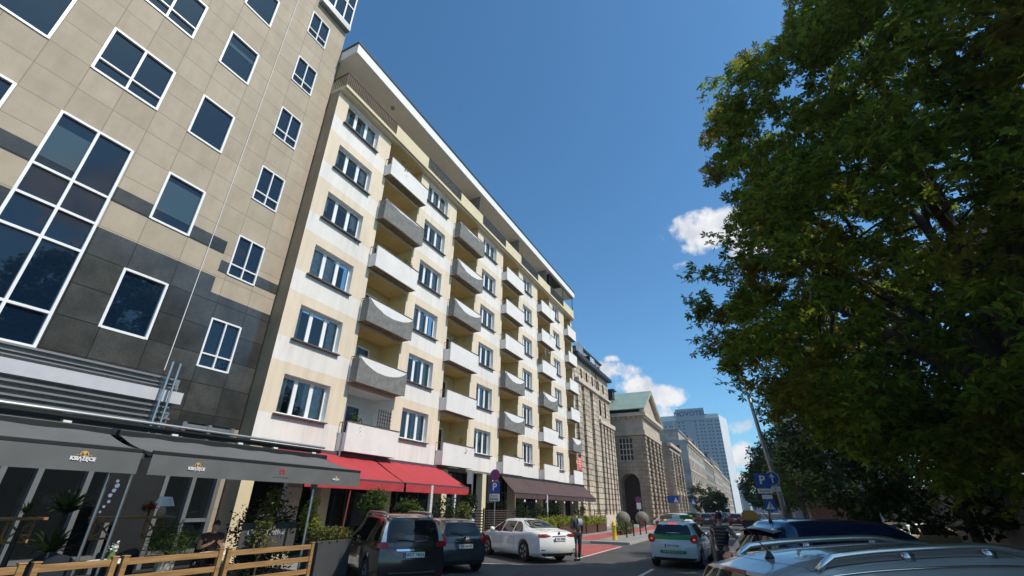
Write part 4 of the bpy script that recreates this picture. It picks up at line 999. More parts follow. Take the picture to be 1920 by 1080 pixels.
class CarShape:
    def __init__(s, L, Wd, top, belt, roofw, rear, front, wr=(-1.4, 1.4), wrad=.32, bulge=.16, zb=.2):
        s.L, s.W = L, Wd / 2; s.top = curve(top); s.belt = curve(belt); s.roofw = curve(roofw)
        s.rear = curve(rear); s.front = curve(front); s.wx = wr; s.wr = wrad; s.bulge = bulge; s.zb0 = zb
    def w(s, x):
        e = abs(x) / (s.L / 2); return s.W * (1 - .10 * max(0, (e - .55) / .45) ** 2.2)
    def arch(s, x):
        for xw in s.wx:
            if abs(x - xw) < s.wr + .055: return s.wr + math.sqrt(max((s.wr + .055) ** 2 - (x - xw) ** 2, 0))
        return 0
    def ring(s, x):
        w = s.w(x); bl = s.belt(x); tp = max(s.top(x), bl + .012); zb = s.zb0 + .05 * sm(abs(x), s.L / 2 - .5, s.L / 2)
        ar = s.arch(x); zb1 = max(zb, ar); rw = min(s.roofw(x), w * .97); hc = tp - bl
        P = [(0, zb), (w * .80, zb), (w * .80, zb1), (w * .965, max(zb + .03, ar)), (w * .99, max(.36, ar)), (w, max(bl * .62, ar + .004)), (w * .985, max(bl - .10, ar + .008)), (w * .955, bl - .02), (w * .93, bl + .004 if hc > .05 else bl + hc * .2)]
        wb = w * .93
        P += [(wb + (rw - wb) * .5, bl + hc * .46), (rw, bl + hc * .82), (rw - .03, bl + hc * .90), (rw * .86, bl + hc * .962), (rw * .55, bl + hc * .99), (0, tp)]
        return P
    def shx(s, x, z):
        a = -s.L / 2; 
        if x < a + .8: x = x + (1 - sm(x, a, a + .8)) * (s.rear(z))
        c = s.L / 2
        if x > c - .8: x = x - sm(x, c - .8, c) * (s.front(z))
        return x
    def side_y(s, x, z):
        r_ = s.ring(x); return float(np.interp(z, [p[1] for p in r_[4:11]], [p[0] for p in r_[4:11]]))
    def top_z(s, x, y):
        r_ = s.ring(x)[8:]; return float(np.interp(abs(y), [p[0] for p in r_][::-1], [p[1] for p in r_][::-1]))
    def body(s):
        a, c = -s.L / 2, s.L / 2
        xs = set(np.linspace(a, c, 44).tolist())
        for xw in s.wx:
            for t_ in np.linspace(-1, 1, 15): xs.add(xw + (s.wr + .055) * t_)
            xs.add(xw - s.wr - .06); xs.add(xw + s.wr + .06)
        xs = sorted(xs); mb = MB()
        for sg in (1, -1):
            G = [[(s.shx(x, z), sg * y, z) for (y, z) in s.ring(x)] for x in xs]
            mb.grid(G, flip=(sg < 0))
        for (x, e) in ((a, -1), (c, 1)):
            G = []
            for (y, z) in s.ring(x):
                G.append([(s.shx(x, z) + e * s.bulge_at(z) * (1 - t_ * t_), y * t_, z) for t_ in np.linspace(-1, 1, 9)])
            mb.grid(G, flip=(e < 0))
        return mb
    def bulge_at(s, z): return s.bulge * (0.35 + .65 * math.sin(min(max((z - .1) / 1.0, 0), 1) * math.pi) ** .5) if s.bulge else 0
    def end_pt(s, e, y, z, off=.006):
        x = e * s.L / 2; r_ = s.ring(x); 
        ww = float(np.interp(z, [p[1] for p in r_[3:]], [p[0] for p in r_[3:]])); t_ = max(-1.0, min(1.0, y / max(ww, .01)))
        return (s.shx(x, z) + e * (s.bulge_at(z) * (1 - t_ * t_) + off), y, z)
    def side_pt(s, x, z, sg, off=.006): return (s.shx(x, z), sg * (s.side_y(x, z) + off), z)
    def top_pt(s, x, y, off=.006):
        z = s.top_z(x, y) + off; return (s.shx(x, z), y, z)
def patch(rows, fn, n=10):
    """rows: (v, u0, u1) lists; fn(u,v)->xyz"""
    G = []
    for (v, u0, u1) in rows: G.append([fn(u0 + (u1 - u0) * k / n, v) for k in range(n + 1)])
    return MB().grid(G)
def dens(rows, k=4):
    out = []
    for (a, b_) in zip(rows[:-1], rows[1:]):
        for i in range(k): t_ = i / k; out.append(tuple(a[j] + (b_[j] - a[j]) * t_ for j in range(3)))
    return out + [rows[-1]]
def make_wheel(root, x, y, r, detail=True):
    sg = 1 if y > 0 else -1
    w_ = MB(); w_.lathe([(r * .62, -.10), (r * .93, -.105), (r, -.07), (r, .07), (r * .93, .105), (r * .62, .10)], 28, (0, 0, 0), 'y')
    wo = w_.build('wheel', m_tyre, root, local=True, smooth=False); wo.location = (x, y, r)
    q = MB(); yy = sg * .088
    q.lathe([(r * .66, yy + sg * .0), (r * .60, yy + sg * .018), (r * .57, yy - sg * .03)], 28, axis='y', cap=False)
    for k in range(5):
        th = 2 * math.pi * k / 5 + .3
        for dt in (-.16, .16): q.bar((math.sin(th) * r * .08, yy - sg * .01, math.cos(th) * r * .08), (math.sin(th + dt) * r * .61, yy + sg * .005, math.cos(th + dt) * r * .61), .045, .03, up=(0, 1, 0))
    q.lathe([(r * .16, yy - sg * .03), (r * .14, yy + sg * .02), (.01, yy + sg * .022)], 14, axis='y', cap=False)
    q.build('rim', m_rim, wo, local=True)
    MB().lathe([(r * .6, yy - sg * .05), (.01, yy - sg * .05)], 20, axis='y', cap=False).build('brake_disc', m_blackp, wo, local=True)
def make_car(name, label, loc, heading, shp, paint, side_win, rear_win, wind, tails=None, heads=True, plate='WX 7405G', platez=.8, plate_y=0.0, group=None, rails=False, extras=None, glass=None, top_rear=False, platetext=True, low=.34, spoiler=False):
    """heading: degrees turned left of the street direction"""
    root = thing(name, label, 'car', (loc[0], loc[1], loc[2] if len(loc) > 2 else 0), R(90 + heading), group)
    s = shp; gl = glass or m_carglass
    s.body().build('body', paint, root, smooth=True, local=True, fixn=True)
    for sg in (1, -1):
        for rows in side_win: patch(dens(rows, 3), lambda u, v: s.side_pt(u, v, sg), 10).build('side_window', gl, root, local=True, smooth=True)
        # lower sill trim, door seams, handles, mirror
        q = MB(); a, c = s.wx[0] + s.wr + .08, s.wx[1] - s.wr - .08
        q.grid([[s.side_pt(a + (c - a) * k / 8, z, sg, .004) for k in range(9)] for z in (.365, .40, .46)]) if False else None
        for xd in s.doors if hasattr(s, 'doors') else (-.75, .25, 1.15):
            if s.arch(xd) > .1: continue
            MB().grid([[s.side_pt(xd + dx, z, sg, .0035) for dx in (-.006, .006)] for z in np.linspace(.38, s.belt(xd) - .03, 6)]).build('door_seam', m_blackp, root, local=True)
        for xd in (-.55, .42):
            z_ = s.belt(xd) - .11; p = s.side_pt(xd, z_, sg, .012); MB().bar((p[0] - .09, p[1], z_), (p[0] + .09, p[1], z_), .03, .028).build('door_handle', paint, root, local=True, bevel=.008)
        xm = s.mirx if hasattr(s, 'mirx') else .95; p = s.side_pt(xm, s.belt(xm) + .05, sg)
        m1 = MB(); m1.lathe([(.01, -.10), (.07, -.08), (.095, 0), (.085, .07), (.02, .10)], 10, (p[0] - .02, p[1] + sg * .12, p[2] + .04), 'y'); m1.bar((p[0], p[1] - sg * .02, p[2]), (p[0], p[1] + sg * .08, p[2] + .02), .05, .03)
        m1.build('door_mirror', paint if s.W > 0 else paint, root, local=True, smooth=True)
        for xw in s.wx: make_wheel(root, xw, sg * (s.W - .115), s.wr)
    patch(dens(wind, 3), lambda u, v: s.top_pt(v, u), 10).build('windscreen', gl, root, local=True, smooth=True)
    if top_rear: patch(dens(rear_win, 3), lambda u, v: s.top_pt(v, u), 12).build('rear_window', gl, root, local=True, smooth=True)
    else: patch(dens(rear_win, 3), lambda u, v: s.end_pt(-1, u, v), 14).build('rear_window', gl, root, local=True, smooth=True)
    for sg in (1, -1):
        if tails:
            for (rows, mm) in tails: patch(dens([(v, sg * a, sg * c) for (v, a, c) in rows], 3), lambda u, v: s.end_pt(-1, u, v, .012), 6).build('tail_light', mm, root, local=True, smooth=True)
        zl = s.top(s.L / 2 - .12) - .10
        patch([(zl - .07, sg * .45, sg * .78), (zl, sg * .42, sg * .80), (zl + .05, sg * .5, sg * .80)], lambda u, v: s.end_pt(1, u, v, .01), 6).build('headlight', m_headl, root, local=True, smooth=True)
    patch([(.24, -.62, .62), (.30, -.75, .75), (low, -.72, .72)], lambda u, v: s.end_pt(-1, u, v, .008), 10).build('rear_bumper_trim', m_blackp, root, local=True, smooth=True)
    patch([(.28, -.6, .6), (.40, -.7, .7), (.5, -.55, .55)], lambda u, v: s.end_pt(1, u, v, .008), 10).build('grille', m_blackp, root, local=True, smooth=True)
    # plate
    p = s.end_pt(-1, plate_y, platez, .03); pl = MB().box(p[0] - .004, p[0] + .02, plate_y - .26, plate_y + .26, platez - .057, platez + .057).build('number_plate', m_plate, root, local=True)
    MB().box(p[0] - .006, p[0] - .0042, plate_y + .215, plate_y + .258, platez - .055, platez + .055).build('country_band', m_eu, pl, local=True)
    if platetext: text_mesh('plate_text', plate, .105, m_plt, pl, frame_mat((p[0] - .0065, plate_y - .02, platez), (0, -1, 0), (0, 0, 1)), .0005, bold=.002, squash=.82, local=True)
    if rails:
        for sg in (1, -1):
            r0, r1 = rails; pts = []; ry = s.roofw(0) - .04
            for k in range(25):
                u = k / 24; x = r0 + (r1 - r0) * u; lift = .075 * sm(u, 0, .08) * (1 - sm(u, .93, 1)); y_ = ry - .02 * abs(2 * u - 1)
                pts.append((s.shx(x, 1.4), sg * y_, s.top_z(x, y_) + lift + .004))
            q = MB().tube(pts, [.022 + .012 * math.sin(min(max(k / 24, .02), .98) * math.pi) ** .3 for k in range(25)], 10)
            for u in (.36, .68):
                x = r0 + (r1 - r0) * u; q.box(x - .05, x + .05, sg * ry - .02, sg * ry + .02, s.top_z(x, ry) - .01, s.top_z(x, ry) + .05)
            q.build('roof_rail', s.railm if hasattr(s, 'railm') else m_steel, root, local=True, smooth=True)
    if extras: extras(root, s)
    return root
def wiper(root, s, y0, z0, y1, z1, off=.03):
    MB().tube([s.end_pt(-1, y0, z0, off), s.end_pt(-1, (y0 + y1) / 2, (z0 + z1) / 2 + .02, off + .015), s.end_pt(-1, y1, z1, off)], .009, 6).build('rear_wiper', m_blackp, root, local=True)
def brake3(root, s, z, w_=.14): patch([(z - .012, -w_, w_), (z + .012, -w_, w_)], lambda u, v: s.end_pt(-1, u, v, .012), 6).build('brake_light', m_tail, root, local=True)
# ---- shapes
def S_mpv():
    s = CarShape(4.56, 1.85, [(-2.28, 1.585), (-1.9, 1.64), (-.9, 1.675), (.1, 1.665), (.7, 1.58), (1.5, 1.12), (1.9, 1.0), (2.2, .82), (2.28, .7)],
        [(-2.28, .98), (-1.2, .98), (0, .95), (1.4, .96), (2.0, .86), (2.28, .64)], [(-2.28, .60), (-1.5, .64), (0, .66), (.8, .64), (1.5, .70), (2.28, .66)],
        [(.2, .06), (.5, .0), (.9, .04), (1.1, .08), (1.6, .30)], [(.2, .1), (.5, 0), (.9, .25)], (-1.36, 1.34), .325, .15)
    return s
def S_hatch(L=3.8, Wd=1.70, H=1.50, sl=.36):
    k = L / 2
    return CarShape(L, Wd, [(-k, H - .10), (-k + .35, H - .03), (-.6, H), (.05, H - .015), (.5, H - .10), (1.25, 1.04), (1.6, .93), (k - .05, .76), (k, .68)],
        [(-k, .97), (-1.0, .93), (.2, .89), (1.2, .90), (k - .2, .78), (k, .62)], [(-k, .52), (-1.2, .58), (0, .59), (.6, .58), (1.25, .68), (k, .6)],
        [(.2, .07), (.5, 0), (.85, .03), (1.0, .08), (H - .08, sl)], [(.2, .1), (.5, 0), (.85, .2)], (-k + .62, k - .72), .305, .14)
def S_sedan():
    return CarShape(4.87, 1.84, [(-2.435, 1.02), (-2.15, 1.075), (-1.85, 1.09), (-1.6, 1.135), (-.75, 1.40), (-.1, 1.45), (.35, 1.43), (.8, 1.27), (1.35, 1.02), (1.8, .93), (2.25, .76), (2.435, .6)],
        [(-2.435, .95), (-1.9, 1.02), (-1.2, .98), (0, .93), (1.3, .92), (1.9, .84), (2.435, .55)], [(-2.435, .68), (-1.7, .66), (-.8, .56), (0, .58), (.6, .58), (1.35, .70), (2.435, .6)],
        [(.2, .14), (.45, .0), (.8, .04), (1.02, .10)], [(.2, .12), (.45, 0), (.75, .22)], (-1.42, 1.41), .352, .20)
def S_estate():
    return CarShape(4.55, 1.76, [(-2.275, 1.36), (-1.9, 1.425), (-1.0, 1.53), (0, 1.575), (.7, 1.55), (1.1, 1.44), (1.75, 1.0), (1.8, .92), (2.2, .76), (2.275, .66)],
        [(-2.275, .98), (-1.0, .95), (0, .92), (1.3, .91), (2.0, .8), (2.275, .6)], [(-2.275, .60), (-1.5, .66), (0, .68), (.6, .64), (1.4, .70), (2.275, .6)],
        [(.2, .07), (.5, 0), (.9, .03), (1.0, .06), (1.40, .22)], [(.2, .1), (.5, 0), (.9, .2)], (-1.33, 1.36), .315, .15)
def S_suv():
    return CarShape(4.40, 1.82, [(-2.2, 1.60), (-1.75, 1.69), (-.8, 1.75), (.1, 1.73), (.6, 1.60), (1.3, 1.12), (1.7, 1.02), (2.1, .9), (2.2, .76)],
        [(-2.2, 1.14), (-1.0, 1.06), (0, 1.02), (1.3, 1.02), (1.9, .94), (2.2, .7)], [(-2.2, .52), (-1.4, .60), (0, .62), (.6, .61), (1.3, .70), (2.2, .64)],
        [(.2, .08), (.6, 0), (1.05, .04), (1.12, .10), (1.58, .42)], [(.2, .1), (.6, 0), (.95, .2)], (-1.33, 1.35), .345, .16)
# ---- 1 dark people carrier seen from behind
def ex_mpv(root, s):
    wiper(root, s, -.02, 1.06, .42, 1.10); brake3(root, s, 1.555, .12)
    patch([(.86, -.42, .42), (.885, -.45, .45), (.905, -.42, .42)], lambda u, v: s.end_pt(-1, u, v, .03), 8).build('chrome_strip', m_chrome, root, local=True)
    p = s.end_pt(-1, 0, 1.02, .03); q = MB()
    q.bar((p[0], 0, 1.08), (p[0], .035, 1.02), .012); q.bar((p[0], 0, 1.08), (p[0], -.035, 1.02), .012); q.bar((p[0], 0, .96), (p[0], .035, 1.02), .012); q.bar((p[0], 0, .96), (p[0], -.035, 1.02), .012); q.build('badge', m_chrome, root, local=True)
    text_mesh('lettering', 'SCENIC', .055, m_chrome, root, frame_mat((s.end_pt(-1, 0, .935, .01)[0], 0, .935), (0, -1, 0), (0, 0, 1)), .001, spacing=1.6, local=True)
    patch([(.40, -.55, .55), (.415, -.6, .6), (.43, -.55, .55)], lambda u, v: s.end_pt(-1, u, v, .02), 8).build('bumper_strip', m_chrome, root, local=True)
    for sg in (1, -1): patch([(.33, sg * .62, sg * .80), (.37, sg * .62, sg * .80)], lambda u, v: s.end_pt(-1, u, v, .014), 4).build('reflector', m_tail, root, local=True)
p_mpv = carpaint('dark_brown_metallic', (.030, .026, .027), .3, .25)
make_car('people_carrier', 'black brown people carrier with roof rails and tall white tail lights, parked by the planter', (-9.78, 11.7), 55.2, S_mpv(), p_mpv,
    [[(1.02, -2.0, -1.45), (1.25, -1.9, -1.42), (1.50, -1.72, -1.38)], [(1.0, -1.36, -.35), (1.3, -1.32, -.36), (1.54, -1.28, -.38)], [(.99, -.29, .72), (1.3, -.29, .66), (1.54, -.30, .50)], [(.99, .78, 1.32), (1.2, .76, 1.02), (1.38, .74, .80)]],
    [(1.05, -.62, .62), (1.09, -.66, .66), (1.3, -.63, .63), (1.48, -.58, .58), (1.52, -.52, .52)],
    [(1.45, -.60, .60), (1.1, -.60, .60), (.75, -.56, .56)],
    tails=[([(.93, .60, .86), (1.0, .62, .90), (1.05, .66, .86)], m_tail), ([(1.055, .68, .80), (1.2, .67, .765), (1.38, .645, .71), (1.48, .62, .66)], m_headl)],
    plate='WOT 74056', platez=.78, rails=(-1.95, .6), extras=ex_mpv)
# ---- 2 grey hatchback
def ex_hatch(root, s):
    wiper(root, s, .0, 1.03, .40, 1.10); brake3(root, s, 1.42, .1)
    MB().lathe([(.05, -.012), (.045, -.02), (.01, -.022)], 16, s.end_pt(-1, 0, .965, .02), 'x').build('badge', m_chrome, root, local=True)
    patch([(.86, -.30, .30), (.885, -.30, .30)], lambda u, v: s.end_pt(-1, u, v, .03), 6).build('chrome_strip', m_chrome, root, local=True)
hw = [[(.95, -1.45, -.92), (1.2, -1.3, -.88), (1.36, -1.15, -.84)], [(.94, -.84, -.05), (1.2, -.80, -.05), (1.385, -.75, -.06)], [(.94, .02, .98), (1.15, .02, .70), (1.385, .02, .42)]]
make_car('hatchback', 'small dark grey hatchback parked between the brown people carrier and the white saloon', (-10.14, 14.88), 56, S_hatch(), carpaint('slate_grey_metallic', (.060, .066, .075), .5, .25), hw,
    [(1.02, -.56, .56), (1.06, -.62, .62), (1.25, -.56, .56), (1.38, -.48, .48)], [(1.2, -.58, .58), (.9, -.58, .58), (.55, -.52, .52)],
    tails=[([(.82, .62, .80), (.90, .56, .83), (1.0, .58, .82), (1.08, .64, .76)], m_tail)], plate='WB 4427R', platez=.74, extras=ex_hatch)
# ---- 3 white saloon
def ex_sed(root, s):
    patch([(.885, -.30, .30), (.91, -.34, .34)], lambda u, v: s.end_pt(-1, u, v, .02), 8).build('chrome_strip', m_blackp, root, local=True)
    p = s.end_pt(-1, 0, .985, .02); MB().lathe([(.055, -.008), (.05, -.014), (.01, -.015)], 16, p, 'x').build('badge', m_chrome, root, local=True)
    for sg in (1, -1): patch([(.43, sg * .66, sg * .80), (.46, sg * .64, sg * .80)], lambda u, v: s.end_pt(-1, u, v, .014), 4).build('reflector', m_blackp, root, local=True)
    for sg in (1, -1): MB().lathe([(.04, 0), (.04, .12), (.03, .12)], 12, (s.end_pt(-1, 0, .27, .0)[0] + .02, sg * .55, .27), 'x').build('exhaust', m_chrome, root, local=True)
make_car('saloon_car', 'white saloon car parked at an angle, rear towards the road, right behind the grey hatchback', (-9.14, 19.39), 58.4, S_sedan(), carpaint('pearl_white', (.80, .80, .79), 0, .18),
    [[(1.0, -1.28, -.62), (1.10, -1.18, -.60), (1.25, -.95, -.58), (1.335, -.75, -.56)], [(.965, -.55, .28), (1.15, -.53, .26), (1.345, -.50, .22)], [(.95, .33, 1.12), (1.1, .32, .92), (1.25, .31, .66), (1.33, .30, .48)]],
    [(-1.62, -.58, .58), (-1.5, -.62, .62), (-1.1, -.56, .56), (-.80, -.47, .47)], [(1.27, -.62, .62), (.9, -.56, .56), (.55, -.48, .48)],
    tails=[([(.855, .60, .84), (.885, .40, .87), (.93, .36, .87), (.965, .52, .84)], m_taild)], plate='WE 2208K', platez=.80, extras=ex_sed, top_rear=True)
# ---- 4 taxi
m_tgreen = mat('taxi_green', (.02, .22, .03), .4, var=.05)
def ex_taxi(root, s):
    wiper(root, s, .0, 1.02, .38, 1.06); 
    patch([(1.375, -.16, .16), (1.41, -.16, .16)], lambda u, v: s.end_pt(-1, u, v, .02), 6).build('brake_light', mat('lit_brake_lamp', (.5, .02, .02), .3, var=0, emit=((1, .05, .04), 1.2)), root, local=True)
    patch([(.90, -.62, .62), (.95, -.78, .78), (1.04, -.74, .74)], lambda u, v: s.end_pt(-1, u, v, .009), 12).build('green_band', m_tgreen, root, local=True)
    patch([(.47, -.44, .44), (.56, -.46, .46)], lambda u, v: s.end_pt(-1, u, v, .009), 12).build('green_sticker', m_tgreen, root, local=True)
    text_mesh('lettering', 'ELE TAXI 22 811 11 11', .07, m_whitep, root, frame_mat((s.end_pt(-1, 0, .515, .014)[0], 0, .515), (0, -1, 0), (0, 0, 1)), .0005, local=True)
    q = MB().lathe([(.01, -.62), (.075, -.60), (.08, .60), (.01, .62)], 14, (-.75, 0, 1.60), 'y'); sg_ = q.build('roof_sign', m_tgreen, root, local=True, smooth=True)
    MB().lathe([(.083, -.14), (.083, .14)], 14, (-.75, 0, 1.60), 'y', cap=False).build('sign_band', m_whitep, sg_, local=True)
    MB().box(-.85, -.65, -.25, .25, 1.47, 1.54).build('sign_foot', m_whitep, sg_, local=True)
    MB().lathe([(.083, .14), (.083, .60)], 14, (-.75, 0, 1.60), 'y', cap=False).build('sign_end', mat('tan_sign', (.33, .25, .16), .6), sg_, local=True)
m_brk = mat('lit_tail_lamp', (.5, .02, .015), .3, var=0, emit=((1, .07, .03), 1.0))
make_car('taxi', 'white taxi with green band and green roof sign driving away on the road', (-2.97, 21.06), -1.4, S_hatch(4.2, 1.78, 1.47, .40), carpaint('taxi_white', (.62, .66, .68), 0, .2), hw,
    [(1.05, -.64, .64), (1.1, -.64, .64), (1.25, -.58, .58), (1.36, -.52, .52)], [(1.2, -.60, .60), (.9, -.60, .60), (.55, -.52, .52)],
    tails=[([(.80, .66, .80), (.90, .58, .86), (1.0, .62, .86), (1.06, .72, .82)], m_tail), ([(.88, .70, .78), (.93, .70, .78)], m_brk)], plate='WE 715XH', platez=.70, extras=ex_taxi)
# ---- 5 silver estate in the foreground
def ex_est(root, s):
    p = s.top_pt(-1.78, 0, -.004)
    MB().lathe([(.05, 0), (.035, .03), (.018, .065)], 14, p).build('antenna_base', m_blackp, root, local=True, smooth=True)
    MB().tube([(p[0], 0, p[2] + .06), (p[0] - .30, 0, p[2] + .38)], .006, 8).build('antenna_rod', m_blackp, root, local=True)
    # tailgate seam, gutter seams, window surround
    MB().grid([[s.top_pt(-1.93 + .10 * (y_ / .6) ** 2 + dx, y_, .0012) for y_ in np.linspace(-.60, .60, 25)] for dx in (-.005, .005)]).build('tailgate_seam', m_blackp, root, local=True)
    brake3(root, s, 1.345, .2)
    wiper(root, s, 0, 1.02, .4, 1.06)
    for sg in (1, -1):
        MB().grid([[(s.shx(x, 1.4), sg * (s.roofw(x) - .035 + dy), s.top_z(x, s.roofw(x) - .035 + dy) + .0012) for x in np.linspace(-1.95, .4, 40)] for dy in (-.007, .007)]).build('roof_seam', m_blackp, root, local=True)
        MB().tube([s.side_pt(x, s.belt(x) + (s.top(x) - s.belt(x)) * .80, sg, .012) for x in np.linspace(-1.7, .5, 20)], .010, 6).build('window_trim', m_chrome, root, local=True, smooth=True)
s5 = S_estate(); s5.railm = mat('satin_roof_rail', (.62, .64, .66), .22, .95, var=.03); s5.doors = (-.75, .25, 1.15)
make_car('estate_car', 'silver estate car with roof rails and stubby antenna, closest in the lower right corner', (1.41, 6.88), -56, s5, carpaint('silver_metallic', (.27, .258, .245), .15, .28),
    [[(1.0, -1.85, -1.05), (1.2, -1.78, -1.05), (1.33, -1.7, -1.04)], [(.97, -.97, -.08), (1.2, -.97, -.08), (1.345, -.95, -.09)], [(.95, .0, .98), (1.15, 0, .75), (1.345, 0, .48)]],
    [(1.02, -.56, .56), (1.06, -.62, .62), (1.2, -.60, .60), (1.325, -.55, .55)], [(1.32, -.60, .60), (.9, -.56, .56), (.55, -.48, .48)],
    tails=[([(.85, .6, .8), (1.0, .62, .82), (1.2, .64, .74)], m_tail)], plate='WI 9034L', platez=.75, rails=(-1.75, 1.0), extras=ex_est)
# ---- 6 navy SUV behind it
def ex_suv(root, s):
    G = [[(s.shx(-2.2, 1.6) - .02 - .16 * u + .05 * (y_ / .55) ** 2, y_, 1.615 - .035 * u - .06 * (y_ / .55) ** 2) for y_ in np.linspace(-.54, .54, 15)] for u in (0, .5, 1)]
    G2 = [[(p[0], p[1], p[2] - .03) for p in r_] for r_ in G[::-1]]
    MB().grid(G + G2).build('spoiler', paint6, root, local=True, smooth=True)
    p = s.top_pt(-1.75, 0, -.004); MB().lathe([(.04, 0), (.03, .03), (.012, .05)], 12, p).tube([(p[0], 0, p[2] + .04), (p[0] - .16, 0, p[2] + .2)], .006).build('antenna', m_blackp, root, local=True)
    wiper(root, s, 0, 1.18, .4, 1.22)
paint6 = carpaint('navy_metallic', (.010, .024, .070), .4, .2)
make_car('dark_suv', 'glossy navy blue car with tail spoiler parked just beyond the silver estate', (1.45, 11.5), -57, S_suv(), paint6,
    [[(1.18, -1.75, -1.15), (1.32, -1.68, -1.12), (1.47, -1.5, -1.1)], [(1.10, -1.05, -.12), (1.3, -1.03, -.12), (1.52, -.98, -.13)], [(1.06, -.05, 1.0), (1.28, -.05, .72), (1.52, -.05, .40)]],
    [(1.18, -.58, .58), (1.22, -.62, .62), (1.38, -.56, .56), (1.5, -.5, .5)], [(1.22, -.62, .62), (.95, -.60, .60), (.68, -.54, .54)],
    tails=[([(.98, .5, .82), (1.06, .46, .86), (1.14, .6, .84)], m_tail)], plate='WA 5571N', platez=.82, extras=ex_suv)
# ---- parked cars further along
far_cols = {'white': (.7, .7, .7), 'black': (.02, .02, .022), 'dark red': (.16, .015, .02), 'grey': (.10, .105, .11), 'silver': (.38, .39, .40), 'dark green': (.015, .045, .03), 'navy': (.012, .02, .05), 'beige': (.42, .33, .19)}
def far_car(x, y, a, colr, label, S=None, group='cars parked further down the street'):
    c_ = far_cols[colr]
    return make_car('parked_car', label, (x, y), a, S or S_hatch(4.1, 1.74, 1.46, .34), carpaint('paint_' + colr.replace(' ', '_'), c_, .3 if colr in ('grey', 'silver', 'navy') else 0), hw,
        [(1.02, -.58, .58), (1.06, -.62, .62), (1.25, -.56, .56), (1.36, -.48, .48)], [(1.2, -.58, .58), (.9, -.58, .58), (.55, -.52, .52)],
        tails=[([(.82, .62, .80), (.90, .56, .83), (1.0, .58, .82), (1.06, .64, .76)], m_tail)], platetext=False, group=group)
far_car(-8.9, 57.5, 62, 'white', 'white parked car with its nose to the temple front, first beyond the bollards')
far_car(-9.2, 61.5, 60, 'grey', 'grey parked car just behind the white one near the temple piers')
far_car(-8.6, 72, 58, 'dark green', 'dark green parked car, behind the left end of the taxi roof sign')
far_car(-6.3, 68, 5, 'black', 'black car parked along the left kerb near the temple front')
far_car(-6.4, 77, 2, 'dark red', 'dark red car parked along the left kerb before the pavilion')
far_car(-6.4, 84, 0, 'black', 'second black car in the left kerb row, beyond the dark red one')
far_car(-6.5, 91, 2, 'silver', 'silver car parked along the left kerb in front of the stone pavilion')
far_car(-6.6, 98, 2, 'navy', 'navy car parked along the left kerb beyond the silver one')
far_car(-6.7, 106, 0, 'white', 'white car at the far end of the left kerb row under the street tree')
far_car(-3.2, 74, 2, 'dark red', 'small dark red car driving away on the road far ahead')
far_car(-1.4, 92, 3, 'black', 'black car driving on the right half of the road far ahead')
far_car(6.9, 31, -60, 'beige', 'beige car standing in the shade under the big tree near the garden wall')
van = thing('white_van', 'long white van parked across the far end of the street under the small tree', 'van', (-7.6, 128, 0), R(97))
q = MB(); q.prism([(-2.9, .3), (2.9, .3), (2.9, 1.0), (2.2, 1.25), (1.6, 2.1), (1.2, 2.25), (-2.9, 2.25)], -.95, .95, 'y'); q.build('body', carpaint('paint_white', (.7, .7, .7)), van, local=True, bevel=.08)
q = MB(); q.box(-2.93, -2.905, -.75, .75, 1.35, 2.0); q.build('rear_window', m_carglass, van, local=True)
for x_ in (-1.9, 1.9):
    for y_ in (-.85, .85): make_wheel(van, x_, y_, .34)

# ================================================================== TREES AND PLANTS
CARVE = {5: [((-.2, 13, 9.7), (1.7, 7, 2.0)), ((-1.6, 11, 7.6), (1.0, 7, 4.0)), ((1.9, 13.5, 17.3), (2.1, 6, 2.7))]}
def in_union(p, E):
    best = 9
    for (c, r) in E:
        q = sum(((p[i] - c[i]) / r[i]) ** 2 for i in range(3)); best = min(best, q)
    return best
def crown_centres(E, n, shell=.45, seed=1, zmin=None):
    g = np.random.default_rng(seed); lo = np.min([np.array(c) - np.array(r) for c, r in E], 0); hi = np.max([np.array(c) + np.array(r) for c, r in E], 0)
    out = []
    while len(out) < n:
        P = g.uniform(lo, hi, (4000, 3)); Q = np.min([(((P - np.array(c)) / np.array(r)) ** 2).sum(1) for c, r in E], 0)
        keep = (Q < 1) & ((Q > shell) | (g.random(4000) < .10))
        gap = np.sin(P[:, 0] * 1.9 + 1.3 * np.sin(P[:, 2] * 1.4)) * np.sin(P[:, 1] * 1.7 + 2) * np.sin(P[:, 2] * 1.8 + P[:, 0])
        keep &= gap < .42
        for (cc, rr) in CARVE.get(seed, ()): keep &= (((P - np.array(cc)) / np.array(rr)) ** 2).sum(1) > 1
        if zmin is not None: keep &= P[:, 2] > zmin
        out.extend(P[keep].tolist())
    return np.array(out[:n])
